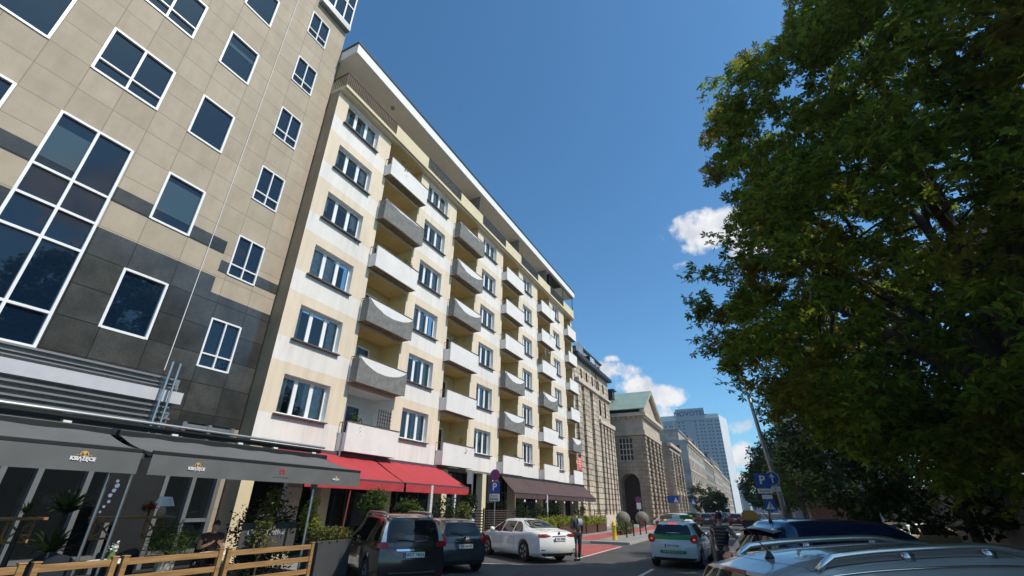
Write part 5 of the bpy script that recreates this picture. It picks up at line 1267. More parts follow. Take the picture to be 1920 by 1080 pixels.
def make_tree(name, label, base, E, ncl, nl, size, lm, trunk_r, fork_z, seed=1, leaflets=1, clr=.55, group=None, nlimb=9, aspect=.45, twigs=(), lean=(0, 0), aps=.65):
    t_ = thing(name, label, 'tree', base, 0, group)
    g = np.random.default_rng(seed + 50)
    C = crown_centres(E, ncl, .40, seed)
    d = g.normal(size=(ncl, nl, 3)); d /= np.linalg.norm(d, axis=2)[:, :, None]
    rad = clr * g.random((ncl, nl, 1)) ** .45 * g.uniform(.55, 1.35, (ncl, 1, 1))
    P = (C[:, None, :] + d * rad * np.array([1, 1, aps])).reshape(-1, 3)
    V, F = leaves(P, size, leaflets, aspect)
    np_mesh('crown', V, F, lm, t_)
    b = MB(); b0 = Vector(base); fk = Vector((base[0] + lean[0], base[1] + lean[1], fork_z))
    b.tube([b0 + Vector((0, 0, -.1)), b0 + Vector((0, 0, .25)), b0.lerp(fk, .5) + Vector((.05, .03, 0)), fk], [trunk_r * 1.45, trunk_r * 1.08, trunk_r * .92, trunk_r * .85], 14)
    idx = g.choice(ncl, size=min(nlimb, ncl), replace=False)
    far = sorted(range(ncl), key=lambda i: -g.random()); ends = [Vector(C[i]) for i in idx]
    for e in ends:
        m_ = fk.lerp(e, .45) + Vector((g.normal() * .25, g.normal() * .25, abs(g.normal()) * .4))
        b.tube([fk, fk.lerp(m_, .5) + Vector((0, 0, .15)), m_, m_.lerp(e, .6) + Vector((g.normal() * .15, 0, .12)), e], [trunk_r * .52, trunk_r * .42, trunk_r * .28, trunk_r * .15, .015], 7)
        for k in range(5):
            dd = ((C - np.array(m_.lerp(e, .15 * k))) ** 2).sum(1); j = np.argsort(dd)[int(g.integers(2, 28))]; s_ = m_.lerp(e, .12 + .16 * k); q = Vector(C[j])
            b.tube([s_, s_.lerp(q, .5) + Vector((g.normal() * .1, g.normal() * .1, .1)), q], [trunk_r * .14, trunk_r * .09, .01], 5)
    b.build('trunk', m_bark, t_, smooth=True)
    for (p, dirs) in twigs:
        q = MB()
        for dv in dirs: a = Vector(p); e = a + Vector(dv); q.tube([a, a.lerp(e, .5) + Vector((.05, 0, .04)), e], [.03, .018, .006], 5)
        q.build('bare_twigs', m_bark, t_)
    return t_
CE = [((10.0, 12.5, 5.6), (3.6, 4.2, 3.4)), ((4.9, 12.0, 4.0), (3.6, 3.0, 2.0)), ((5.5, 17.0, 7.0), (5.6, 4.5, 4.2)), ((6.5, 9.5, 4.3), (3.5, 3.0, 2.0)), ((5.9, 13.2, 7.2), (6.6, 5.2, 3.9)), ((6.0, 13.6, 11.2), (5.5, 5.4, 5.0)), ((7.9, 12.6, 13.6), (4.9, 5.2, 4.6)), ((2.3, 12.2, 5.9), (3.0, 2.6, 2.1)), ((3.3, 13.4, 13.0), (2.7, 3.0, 2.9)), ((9.5, 9.5, 9.0), (4.5, 4.5, 5.5)), ((7.2, 11.5, 4.6), (4.2, 4.2, 2.2))]
make_tree('chestnut_tree', 'huge dark chestnut tree with browning leaves filling the right side of the picture', (6.1, 13.6, 0), CE, 2500, 30, .18, lf_chest, .42, 3.6, seed=5, leaflets=5, clr=.54, nlimb=22, aspect=.42, lean=(-.3, -.3),
    twigs=[((2.3, 13.3, 15.3), [(-.5, 0, 1.3), (-.9, .1, .5), (-.1, 0, 1.5), (.3, .1, 1.0), (-1.2, 0, .9)]), ((4.0, 13.2, 16.4), [(-.2, 0, .9), (.3, 0, 1.1), (-.6, 0, .5)])])
def bg_tree(label, x, y, h, r, lm=None, seed=1, n=260, size=.30, z0=2.2, nl=20):
    E = [((x, y, z0 + (h - z0) * .42), (r, r, (h - z0) * .45)), ((x + r * .15, y, z0 + (h - z0) * .68), (r * .78, r * .8, (h - z0) * .36)), ((x - r * .3, y - r * .2, z0 + (h - z0) * .3), (r * .6, r * .6, (h - z0) * .3))]
    return make_tree('street_tree', label, (x, y, 0), E, n, nl, size, lm or lf_dark, .20, z0 + .6, seed=seed, clr=.62, group='trees along the right hand pavement', nlimb=8, aspect=.6)
bg_tree('dense dark tree directly behind the big chestnut, above the navy car', 7.2, 25.5, 13.5, 4.9, seed=11, n=620, size=.26, z0=1.4, nl=30)
bg_tree('dark tree between the big chestnut and the brick gatehouse', 6.0, 36, 11.5, 4.3, seed=12, n=460, size=.28, z0=1.4, nl=28)
bg_tree('brighter green small tree in front of the brick gatehouse', 2.9, 43, 6.6, 1.9, lf_mid, seed=13, n=150, size=.24, z0=2.2)
bg_tree('tall tree behind the leaning sign pole', 2.6, 58, 10.2, 3.0, seed=14, n=280, size=.32)
bg_tree('tree in front of the weathered grey building', 3.2, 74, 11.0, 3.6, seed=15, n=260, size=.36)
bg_tree('far street tree left of the sign pole with its crown over the road', 1.2, 94, 10.0, 3.9, lf_mid, seed=16, n=260, size=.4)
bg_tree('farthest light green tree on the right hand side', 1.6, 128, 11.0, 4.5, lf_mid, seed=17, n=220, size=.5)
def bush_at(name, label, loc, r, h, lm, n=40, nl=26, size=.1, seed=1, parent=None, cat='plant', stem=0, group=None, aspect=.5):
    g = np.random.default_rng(seed)
    t_ = parent or thing(name, label, cat, loc, 0, group)
    z0 = loc[2] + stem
    E = [((loc[0], loc[1], z0 + h * .5), (r, r, h * .5))]
    C = crown_centres(E, n, .3, seed); P = (C[:, None, :] + g.normal(size=(n, nl, 3)) * r * .22).reshape(-1, 3)
    V, F = leaves(P, size, 1, aspect); np_mesh('foliage', V, F, lm, t_)
    b = MB()
    b.tube([(loc[0], loc[1], loc[2]), (loc[0] + .02, loc[1], z0 + h * .6)], [.02 + r * .03, .01], 6)
    for k in range(6): e = C[int(g.integers(0, n))]; b.tube([(loc[0], loc[1], loc[2] + (z0 - loc[2]) * .7 + .05), tuple(e)], [.012, .005], 5)
    b.build('stem', m_bark, t_)
    return t_
E3 = [((-9.6, 112, 3.6), (3.6, 4.2, 2.6)), ((-7.9, 106, 3.2), (2.4, 3, 2.1)), ((-11.2, 112, 4.4), (2.5, 3, 2.0))]
make_tree('street_tree', 'round dark green tree on the left pavement in front of the pale corner block', (-9.4, 110, 0), E3, 260, 20, .42, lf_dark, .2, 2.2, seed=21, clr=.6, aspect=.6, nlimb=7)

# ================================================================== TERRACE
m_pot = mat('clay_pot', (.30, .14, .08), .85, var=.15); m_zpot = mat('anthracite_planter', (.055, .058, .062), .6, var=.12, scale=2)
# fence panels of pine rails
def fence_panel(y0, y1, label, x=-10.5):
    t_ = thing('fence_panel', label, 'fence', (x, (y0 + y1) / 2, 0), 0, 'pine fence panels along the terrace edge')
    for yy in (y0 + .045, y1 - .045):
        b = MB(); b.box(x - .045, x + .045, yy - .045, yy + .045, .0, .96); b.box(x - .055, x + .055, yy - .055, yy + .055, .96, .985); b.build('post', m_wood, t_, bevel=.006)
    for zz in (.83, .56, .29, .06):
        MB().box(x - .018, x + .022, y0 + .092, y1 - .092, zz, zz + .105).build('rail', m_wood, t_, bevel=.005)
fence_panel(7.28, 9.62, 'pine fence panel nearest the dark planter box, fourth from the picture edge')
fence_panel(5.30, 7.18, 'pine fence panel in front of the feathery bush in a pot')
fence_panel(4.05, 5.22, 'short pine fence panel in the left third, under the first awning gap')
fence_panel(2.40, 3.96, 'pine fence panel cut off by the lower left corner')
pb = thing('planter_box', 'tall anthracite planter box with a leafy hedge at the corner of the terrace', 'planter', (-10.7, 10.25, 0))
b = MB(); b.box(-11.0, -10.42, 9.70, 10.86, 0, 1.0); b.build('box', m_zpot, pb, bevel=.01)
g = np.random.default_rng(4); P = np.stack([g.uniform(-11.0, -10.42, 1500), g.uniform(9.70, 10.86, 1500), 1.0 + g.random(1500) * .26 + .06 * np.sin(np.linspace(0, 30, 1500))], 1)
V, F = leaves(P, .085, 1, .6); np_mesh('hedge', V, F, lf_bush, pb)
# awnings
def awning(name, label, xb, zb, xf, zf, val, y0, y1, m, cat='awning', bar=m_dgrey, nrip=26, sag=.05, group=None, letter=None, endtri=True):
    t_ = thing(name, label, cat, (xb, (y0 + y1) / 2, zb), 0, group)
    n = 30; P = []
    for j in range(13):
        u = j / 12; P.append([(xb + (xf - xb) * u, y0 + (y1 - y0) * i / n, zb + (zf - zb) * u - sag * math.sin(u * math.pi) * (1 - .25 * abs(math.sin(i * .55))) - .012 * math.sin(i * 1.3 + u * 2)) for i in range(n + 1)])
    MB().grid(P).grid([[(p[0], p[1], p[2] - .006) for p in r_] for r_ in P[::-1]]).build('canvas', m, t_, smooth=True)
    V_ = [[(xf + .03 + .012 * math.sin(i * .9 + 2 * u) * u, y0 + (y1 - y0) * i / 40, zf - .045 - (val) * u) for i in range(41)] for u in (0, .33, .66, 1)]
    MB().grid(V_).build('valance', m, t_, smooth=True)
    MB().box(xf - .03, xf + .028, y0, y1, zf - .045, zf + .03).build('front_bar', bar, t_, bevel=.01)
    for yy in (y0 + .25, y1 - .25): MB().bar((xb + .1, yy, zb - .14), ((xb + xf) / 2, yy + .05, (zb + zf) / 2 - .25), .04).bar(((xb + xf) / 2, yy + .05, (zb + zf) / 2 - .25), (xf - .03, yy, zf - .03), .035).build('folding_arm', bar, t_)
    MB().box(xb - .12, xb + .06, y0 - .02, y1 + .02, zb - .05, zb + .10).build('cassette', bar, t_, bevel=.02)
    return t_
m_logo = mat('gold_print', (.62, .36, .07), .7, var=.1)
a2 = awning('awning', 'grey awning second from the left, ending above the corner post by the red awnings', -12.05, 3.16, -10.5, 2.75, .37, 5.2, 10.88, m_awng, group='grey awnings with printed valances')
a1 = awning('awning', 'grey awning at the far left with one white logo on its valance', -12.05, 3.16, -10.5, 2.75, .37, -2.5, 5.02, m_awng, group='grey awnings with printed valances')
def logo(par, y, z, s, x=-10.452, word=True):
    if word: text_mesh('lettering', 'KSIĄŻĘCE', .125 * s, m_whitep, par, frame_mat((x, y, z - .05 * s), (0, 1, 0), (0, 0, 1)), .001, bold=.006 * s)
    b = MB()
    for k in range(10):
        a0, a1_ = math.pi * k / 10, math.pi * (k + 1) / 10; r0, r1 = .075 * s, .10 * s
        b.quad((x, y + r0 * math.cos(a0), z + .05 * s + r0 * math.sin(a0)), (x, y + r1 * math.cos(a0), z + .05 * s + r1 * math.sin(a0)), (x, y + r1 * math.cos(a1_), z + .05 * s + r1 * math.sin(a1_)), (x, y + r0 * math.cos(a1_), z + .05 * s + r0 * math.sin(a1_)))
    b.box(x - .001, x + .001, y - .18 * s, y + .18 * s, z + .035 * s, z + .043 * s)
    b.lathe([(.04 * s, x - .001), (.04 * s, x + .002)], 10, (0, y, z + .095 * s), 'x'); b.build('crown_emblem', m_logo, par)
logo(a1, 4.12, 2.56, .66); logo(a2, 6.10, 2.53, .62); logo(a2, 9.95, 2.51, .42)
m_redp = mat('red_print', (.45, .02, .04), .7, var=0)
b = MB(); b.box(-10.456, -10.452, 8.12, 8.16, 2.53, 2.62); b.box(-10.456, -10.452, 8.22, 8.26, 2.53, 2.62); b.box(-10.4565, -10.4525, 8.12, 8.26, 2.60, 2.63); b.build('red_emblem', m_redp, a2)
text_mesh('lettering', 'BROWAR KSIĄŻĘCE', .05, m_sgrey, a2, frame_mat((-10.452, 8.19, 2.455), (0, 1, 0), (0, 0, 1)), .001)
# steel frame carrying the awnings
fr_ = thing('steel_canopy', 'dark steel beam frame with round posts carrying the grey awnings', 'awning frame', (-12.3, 4, 0))
MB().box(-12.6, -12.42, -2.5, 11.0, 3.34, 3.46).box(-12.56, -12.46, -2.5, 11.0, 3.18, 3.26).build('beam', m_dgrey, fr_)
MB().tube([(-12.3, -2.5, 3.50), (-12.3, 11.0, 3.50)], .035, 8).build('rail', m_sgrey, fr_)
for (px_, py_, zt) in ((-10.75, 9.5, 2.72), (-10.75, 5.10, 2.72), (-10.75, .2, 2.72), (-10.72, 4.72, 2.7)):
    MB().tube([(px_, py_, 0), (px_, py_, zt)], .035 if py_ > 5.2 else .026, 10).box(px_ - .06, px_ + .06, py_ - .06, py_ + .06, zt - .5 if py_ > 5.2 else zt - .1, zt).build('post', m_steel, fr_)
for yy in (-1, 1.6, 4.3, 6.4, 8.1, 9.2, 10.6):
    MB().box(-12.45, -12.35, yy, yy + .14, 3.26, 3.34).build('lamp', mat('warm_white_spot', (.8, .8, .75), .5, var=0), fr_)
MB().tube([(-11.5, 10.9, 3.2), (-11.5, 10.9, 3.95)], .03).build('mast', m_sgrey, fr_)
# red awnings
awning('red_awning', 'red awning panel on the right, over the shrubs beside the white column', -15.3, 3.72, -13.4, 2.72, .30, 16.68, 21.8, m_awnr, bar=mat('plum_bar', (.10, .055, .07), .5), sag=.03, group='red awnings of the restaurant')
awning('red_awning', 'red awning panel on the left, partly behind the grey awning', -15.3, 3.72, -13.4, 2.72, .30, 11.4, 16.55, m_awnr, bar=mat('plum_bar', (.10, .055, .07), .5), sag=.03, group='red awnings of the restaurant')
# brown awnings
for k in range(5):
    y0 = 28.1 + k * 3.44; awning('brown_awning', ['brown awning panel nearest the round yellow sign', 'second brown awning panel from the round yellow sign', 'middle brown awning panel of the five', 'fourth brown awning panel, behind the man in the dark jacket', 'brown awning panel at the stone building end'][k], -14.82, 3.70, -13.75, 2.66, .26, y0, y0 + 3.40, m_awnb, bar=m_blackp, sag=.03, group='brown awnings of the second restaurant')
# shop sign with round yellow logo
sg0 = thing('shop_sign', 'black shop sign with a round yellow emblem beside the brown awnings', 'sign', (-15.3, 27.6, 3))
MB().box(FX + .01, FX + .09, 26.95 + .3, 29.2, 2.05, 3.70).build('board', m_blackp, sg0)
m_gold = mat('yellow_print', (.62, .42, .04), .6, var=.05)
b = MB(); X_ = FX + .10
for k in range(40):
    a0, a1_ = 2 * math.pi * k / 40, 2 * math.pi * (k + 1) / 40; r0, r1 = .40, .56; cy_, cz_ = 28.25, 3.08
    b.quad((X_, cy_ + r0 * math.cos(a0), cz_ + r0 * math.sin(a0)), (X_, cy_ + r1 * math.cos(a0), cz_ + r1 * math.sin(a0)), (X_, cy_ + r1 * math.cos(a1_), cz_ + r1 * math.sin(a1_)), (X_, cy_ + r0 * math.cos(a1_), cz_ + r0 * math.sin(a1_)))
b.build('ring', m_gold, sg0)
b = MB(); b.add([(X_ + .004, 28.25 + .34 * math.cos(t_ + .3), 3.08 + .34 * math.sin(t_ + .3) * (1 if t_ < 3.6 else .35)) for t_ in np.linspace(0, 2 * math.pi, 13)[:-1]], [tuple(range(12))]); b.build('emblem', m_gold, sg0)
text_mesh('lettering', 'BISTRO', .26, m_gold, sg0, frame_mat((X_, 28.25, 2.28), (0, 1, 0), (0, 0, 1)), .001)
# slatted screens and flower boxes of the brown terrace
def slat_screen(label, x, y0, y1, z1, n, d='y', m=m_dwood, gap=.5):
    t_ = thing('slatted_screen', label, 'screen', (x, y0, 0), 0, 'slatted wooden terrace screens')
    b = MB(); h = (z1 - .15) / n
    for k in range(n): 
        if d == 'y': b.box(x, x + .025, y0, y1, .15 + k * h, .15 + k * h + h * gap)
        else: b.box(y0, y1, x, x + .025, .15 + k * h, .15 + k * h + h * gap)
    b.build('slats', m, t_)
    for yy in np.linspace(y0, y1, 3):
        if d == 'y': MB().box(x - .05, x - .002, yy - .03, yy + .03, 0, z1 + .03).build('post', m_blackm, t_)
        else: MB().box(yy - .03, yy + .03, x - .05, x - .002, 0, z1 + .03).build('post', m_blackm, t_)
slat_screen('dark slatted screen behind the roof of the white saloon', -12.6, 22.3, 25.8, 1.75, 15)
slat_screen('open black slatted screen at the stone building end of the brown awning terrace', -12.6, 41.0, 44.4, 1.75, 9, gap=.3)
slat_screen('short slatted return screen beside the parking sign post', 22.2, -14.8, -12.65, 1.75, 13, d='x', gap=.35)
for k, (yy, lb) in enumerate(((29.5, 'over the roof of the white saloon'), (32.6, 'behind the rear window of the white saloon'), (35.4, 'just left of the dark jacketed man'), (38.2, 'just right of the dark jacketed man'), (41.2, 'in front of the open slatted screen'))):
    fb = thing('flower_box', 'brown wooden flower box with yellow green plants ' + lb, 'planter', (-12.3, yy, 0), 0, 'flower boxes edging the brown awning terrace')
    b = MB()
    for j in range(5): b.box(-12.55, -12.05, yy - 1.25, yy + 1.25, .12 + j * .12, .12 + j * .12 + .10)
    b.box(-12.52, -12.08, yy - 1.22, yy + 1.22, .1, .68); b.build('box', mat('reddish_wood', (.10, .045, .03), .7, var=.25, scale=6), fb)
    for j, dy in enumerate((-.75, .75)): bush_at('', '', (-12.3, yy + dy, .68), .36, .62, lf_yel, 26, 22, .12, seed=60 + k * 3 + j, parent=fb)
for k, (yy, lb) in enumerate(((27.9, 'left'), (30.8, 'second'), (33.6, 'third'), (40.2, 'last'))):
    bush_at('terrace_shrub', f'tall dark potted shrub under the brown awnings, {lb} of the four', (-13.3, yy, .1), .55, 1.9, lf_dark, 60, 30, .13, seed=80 + k, group='dark shrubs under the brown awnings')
MB().tube([(-13.6, 33.0, .1), (-13.6, 33.0, 2.65)], .05).build('awning_post', m_wmetal, label='white post under the middle of the brown awnings', cat='post')
for k in range(9):
    y_ = 29.4 + k * 1.85; q = thing('bulb_lamp', 'small white festoon bulb hanging under the brown awning edge', 'lamp', (-13.72, y_, 2.2), 0, 'festoon bulbs under the brown awnings')
    MB().lathe([(.01, -.09), (.06, -.05), (.07, 0), (.045, .05), (.02, .09)], 10).build('bulb', m_whitep, q, local=True, smooth=True); MB().tube([(0, 0, .08), (0, 0, .22)], .008).build('cord', m_black, q, local=True)
# shrubs under the red awning, posts, wall pieces
for k, (x_, yy, st, r, h, lm, lb) in enumerate(((-13.2, 14.6, 1.3, .42, 1.0, lf_mid, 'tall airy shrub above the roof of the people carrier, left one'), (-13.1, 16.7, 1.0, .46, 1.0, lf_mid, 'bright leafy shrub above the people carrier roof, right one'), (-13.3, 19.6, .6, .5, 1.5, lf_dark, 'dark shrub right of the slim white post under the red awning'), (-13.2, 21.0, .5, .45, 1.4, lf_bush, 'autumn tinted shrub under the right end of the red awning'), (-13.4, 21.9, .6, .4, 1.9, lf_dark, 'climbing shrub at the corner of the red awning'))):
    bush_at('terrace_shrub', lb, (x_, yy, .1), r, h, lm, 46, 26, .13, seed=30 + k, stem=st, cat='shrub')
m_birch = mat('mottled_white_post', (.55, .54, .50), .7, var=.45, scale=14)
MB().box(-13.5, -13.36, 18.5, 18.66, .1, 2.7).build('post', m_birch, label='mottled white post under the red awning, left of two', cat='post')
MB().box(-13.5, -13.38, 20.5, 20.64, .1, 2.7).build('post', m_birch, label='mottled white post under the red awning, right of two', cat='post')
nb_ = thing('notice_post', 'black post with two white notices at the right end of the red awning', 'sign', (-13.3, 22.3, 0))
MB().box(-13.4, -13.3, 22.05, 22.45, .1, 1.95).build('post', m_blackp, nb_); MB().box(-13.299, -13.285, 22.10, 22.38, 1.55, 1.90).build('notice', m_whitep, nb_); MB().box(-13.299, -13.285, 22.10, 22.38, 1.0, 1.3).build('notice', m_whitep, nb_)
MB().tube([(-13.3, 22.0, .1), (-13.3, 22.0, 3.55)], .04, 8).box(-13.34, -13.30, 21.5, 21.98, 2.9, 3.5).build('lamp_post', m_sgrey, label='slim grey post with a small board at the corner of the red awning', cat='post')
MB().box(-15.36, -15.2, 12.2, 12.9, .1, 3.5).box(-15.2, -15.12, 12.25, 12.85, 2.0, 2.4).build('stone_pier', m_stonelite, label='cream stone pier with a carved panel under the left red awning', cat='pier')
MB().bar((-13.45, 13.4, .1), (-13.45, 13.6, 2.5), .04).build('umbrella_pole', mat('dull_red_pole', (.25, .04, .03), .6), label='thin dull red pole under the left red awning', cat='pole')
MB().box(-14.6, -14.55, 15.0, 16.2, 1.1, 2.3).build('menu_board', m_blackm, label='dark menu board on the wall behind the shrubs under the red awning', cat='sign')
# plants and furniture of the near terrace
bush_at('potted_shrub', 'large dark evergreen shrub left of the corner post, behind the coffee banner', (-12.2, 9.5, .1), .75, 1.9, lf_dark, 90, 34, .10, seed=40, cat='shrub')
bush_at('potted_shrub', 'thin young tree with loose leaves between the evergreen shrub and the corner post', (-11.2, 8.6, .1), .30, 1.7, lf_bush, 26, 20, .10, seed=41, stem=.6, cat='shrub')
bush_at('potted_shrub', 'yellow green leafy plant right of the corner post above the planter box', (-11.4, 10.35, .1), .32, 1.0, lf_yel, 26, 20, .13, seed=42, stem=.9, cat='shrub')
bush_at('potted_shrub', 'feathery light green bush in a pot behind the pine fence', (-11.7, 6.75, .75), .42, .72, lf_mid, 60, 30, .09, seed=43, aspect=.18)
MB().lathe([(.14, .1), (.19, .75), (.17, .76)], 16, (-11.7, 6.75, 0)).build('flower_pot', mat('pale_pot', (.4, .37, .32), .8), label='pale round pot holding the feathery bush', cat='pot', smooth=False)
def palm(name, label, loc, n, L, lm, seed=1):
    t_ = thing(name, label, 'plant', loc); g = np.random.default_rng(seed); b = MB()
    for k in range(n):
        th = g.uniform(0, 2 * math.pi); el = g.uniform(.3, 1.35); d = Vector((math.cos(th) * math.cos(el), math.sin(th) * math.cos(el), math.sin(el))); s_ = d.cross(Vector((0, 0, 1))).normalized() * .018 * L / .5
        p0 = Vector(loc); prev = p0
        pts = [p0 + d * L * u + Vector((0, 0, -.35 * L * u * u)) for u in (0, .35, .7, 1)]
        for i in range(3):
            w0, w1 = (1, 1.4, .9, .1)[i], (1, 1.4, .9, .1)[i + 1]; b.quad(pts[i] - s_ * w0, pts[i] + s_ * w0, pts[i + 1] + s_ * w1, pts[i + 1] - s_ * w1)
    b.build('fronds', lm, t_); MB().tube([(loc[0], loc[1], .1), loc], [.06, .04]).build('stem', m_bark, t_)
palm('palm', 'dark potted palm behind the first pine fence panels', (-13.6, 5.45, 1.6), 46, .85, lf_dark, 3)
palm('palm', 'low spiky potted palm below the dark palm', (-13.0, 5.2, .9), 34, .8, lf_dark, 8)
palm('grass_plant', 'small bright grass plant standing on the left shelf', (-13.2, 4.65, 1.62), 30, .38, lf_mid, 5)
def shelf(label, x, y0, y1, z=1.5):
    t_ = thing('counter', label, 'counter', (x, (y0 + y1) / 2, z)); MB().box(x - .2, x + .2, y0, y1, z, z + .05).build('board', m_wood, t_, bevel=.005)
    for yy in (y0 + .12, y1 - .5):
        b = MB(); b.box(x - .15, x - .11, yy, yy + .04, z - .42, z - .001); b.box(x - .15, x - .11, yy + .4, yy + .44, z - .42, z - .001); b.bar((x - .13, yy + .02, z - .4), (x - .13, yy + .42, z - .02), .03); b.bar((x - .13, yy + .42, z - .4), (x - .13, yy + .02, z - .02), .03); b.box(x - .15, x - .11, yy + .041, yy + .399, z - .42, z - .38); b.build('bracket', m_wood, t_)
shelf('wooden counter board carrying the table lamp', -13.3, 5.85, 7.5); shelf('wooden counter board at the far left with the grass plant', -13.3, 2.2, 5.0)
tl = thing('table_lamp', 'table lamp with white cone shade on the wooden counter', 'lamp', (-13.25, 7.2, 1.55))
MB().lathe([(.09, 0), (.10, .05), (.08, .16), (.05, .20), (.02, .26)], 16).build('base', mat('cream_ceramic', (.5, .43, .33), .5), tl, local=True, smooth=True); MB().lathe([(.23, .22), (.13, .43)], 24, cap=False).build('lamp_shade', m_whitep, tl, local=True, smooth=True)
bush_at('flower_pot', 'small red flowering pot plant beside the table lamp', (-13.25, 6.92, 1.55), .14, .28, leaf_mat('red_flowers', (.08, .1, .02), (.35, .03, .03), None, 0, .3), 20, 20, .06, seed=44)
for k, (yy, lb) in enumerate(((5.95, 'dark rounded terrace chair left of the feathery bush'), (4.9, 'dark rounded terrace chair at the foot of the palms'))):
    t_ = thing('terrace_chair', lb, 'chair', (-12.0, yy, 0), R(20 + 60 * k), 'dark rounded terrace chairs')
    P = [[(.32 * math.cos(a_) * (1 + .1 * u), .32 * math.sin(a_) * (1 + .1 * u), .42 + u * (.55 - .2 * abs(math.cos(a_ / 1.0)) ** 2)) for a_ in np.linspace(.2 * math.pi, 1.8 * math.pi, 20)] for u in (0, .5, 1)]
    MB().grid(P).grid([[(x_ * .93, y_ * .93, z_) for (x_, y_, z_) in r_] for r_ in P[::-1]]).build('backrest', mat('dark_blue_upholstery', (.018, .024, .038), .8), t_, local=True, smooth=True)
    MB().lathe([(.29, .38), (.30, .42), (.28, .47), (.01, .48)], 18).build('seat', MATS['dark_blue_upholstery'], t_, local=True)
    for a_ in range(4): MB().bar((.2 * math.cos(a_ * 1.57 + .8), .2 * math.sin(a_ * 1.57 + .8), .4), (.27 * math.cos(a_ * 1.57 + .8), .27 * math.sin(a_ * 1.57 + .8), .1), .03).build('leg', m_blackm, t_, local=True)
def ttable(label, x, y):
    t_ = thing('terrace_table', label, 'table', (x, y, .1), 0, 'small round terrace tables'); MB().lathe([(.36, .70), (.37, .72), (.36, .74)], 24).build('table_top', m_whitep, t_, local=True); MB().tube([(0, 0, .02), (0, 0, .7)], .03).lathe([(.22, 0), (.2, .03), (.03, .05)], 16).build('base', m_blackm, t_, local=True)
ttable('round white table with a flower vase behind the short fence panel', -11.4, 5.55); ttable('round white table in front of the seated man', -11.35, 7.65)
vs = thing('vase', 'small green vase with white flowers on the round table', 'vase', (-11.3, 5.5, .84)); MB().lathe([(.05, 0), (.06, .08), (.035, .16), (.04, .18)], 14).build('body', mat('green_glass', (.12, .2, .05), .2), vs, local=True, smooth=True)
V, F = leaves(np.array([-11.3, 5.5, 1.06]) + np.random.default_rng(2).normal(size=(60, 3)) * .035, .05, 1, .8); np_mesh('flowers', V, F, m_whitep, vs)
bn2 = thing('coffee_banner', 'dark grey banner with coffee lettering hanging behind the fence below the evergreen shrub', 'banner', (-11.6, 9.2, .7))
MB().box(-11.42, -11.40, 8.15, 9.75, .85, 1.42).build('cloth', mat('dark_grey_banner', (.06, .06, .062), .8), bn2); text_mesh('lettering', 'Costa Coffee', .20, mat('grey_print', (.45, .45, .45), .7), bn2, frame_mat((-11.395, 8.85, 1.2), (0, 1, 0), (0, 0, 1)), .001)
po = thing('poster_easel', 'dark poster with a blue and white figure standing against the shopfront', 'poster', (-15.2, 7.2, .1))
MB().box(-15.52, -15.48, 6.75, 7.35, 1.35, 2.6).build('board', m_blackm, po)
b = MB(); Xp = -15.475
for (dy, dz, r_) in ((.0, .95, .04), (.03, .84, .06), (.0, .72, .05), (-.05, .6, .05), (-.03, .45, .04), (-.1, .33, .035), (-.14, .2, .03)): b.lathe([(r_, Xp), (r_, Xp + .002 + .001 * dz)], 9, (0, 7.05 + dy, 1.4 + dz), 'x')
b.box(Xp, Xp + .001, 6.80, 7.1, 1.43, 1.5); b.build('print', mat('blue_white_print', (.2, .26, .36), .6, var=.6, scale=12), po)
m_floor = mat('dark_deck', (.022, .018, .015), .85, var=.3, scale=6)
tb = thing('terrace_floor', 'low dark timber deck of the near terrace', 'deck', (-13, 4, 0)); MB().box(-16.08, -10.35, -4, 10.9, .02, .13).build('boards', m_floor, tb)

# ================================================================== STREET FURNITURE
m_blue = mat('sign_blue_face', (.008, .07, .36), .4, var=.03); m_signr = mat('sign_red_face', (.35, .02, .035), .4, var=.03); m_yelp = mat('yellow_bollard_paint', (.72, .48, .03), .4, var=.06); m_galv = mat('galvanised_pole', (.30, .31, .31), .45, .7, var=.15)
def face_dir(x, y):   # a sign facing back down the street towards -Y
    return (1, 0, 0)
def sign_plate(par, kind, x, y, z, w, h, txt=None, name='sign_plate'):
    """plate in the plane y=const, face towards -Y"""
    if kind == 'disc':
        o = MB().lathe([(w / 2, y), (w / 2, y + .02)], 32, (x, 0, z), 'y').build(name, m_signr, par)
        MB().lathe([(w / 2 * .82, y - .003), (w / 2 * .82, y - .0005)], 32, (x, 0, z), 'y').build('disc_face', m_blue, o)
        q = MB(); k = w / 2 * .62
        q.bar((x - k, y - .005, z - k), (x + k, y - .005, z + k), .07, .004, up=(0, 1, 0)); q.bar((x - k, y - .0095, z + k), (x + k, y - .0095, z - k), .07, .004, up=(0, 1, 0)); q.build('cross', m_signr, o)
        return o
    if kind == 'bdisc':
        o = MB().lathe([(w / 2, y), (w / 2, y + .02)], 32, (x, 0, z), 'y').build(name, m_whitep, par)
        MB().lathe([(w / 2 * .93, y - .003), (w / 2 * .93, y - .0005)], 32, (x, 0, z), 'y').build('disc_face', m_blue, o)
        q = MB(); q.box(x - .035, x + .035, y - .008, y - .004, z - .2, z + .08); q.add([(x - .12, y - .006, z + .05), (x + .12, y - .006, z + .05), (x, y - .006, z + .22)], [(0, 1, 2)]); q.build('arrow', m_whitep, o)
        return o
    o = MB().box(x - w / 2, x + w / 2, y, y + .02, z - h / 2, z + h / 2).build(name, m_blue if kind == 'blue' else m_whitep, par, bevel=.004)
    if txt:
        for (s_, sz, dz, mm, bold) in txt: text_mesh('lettering', s_, sz, mm, o, frame_mat((x, y - .004, z + dz), (1, 0, 0), (0, 0, 1)), .001, bold=bold)
    return o
sp1 = thing('parking_sign', 'no stopping disc above a blue P sign on a pole behind the white saloon bonnet', 'road sign', (-12.2, 22.5, 0))
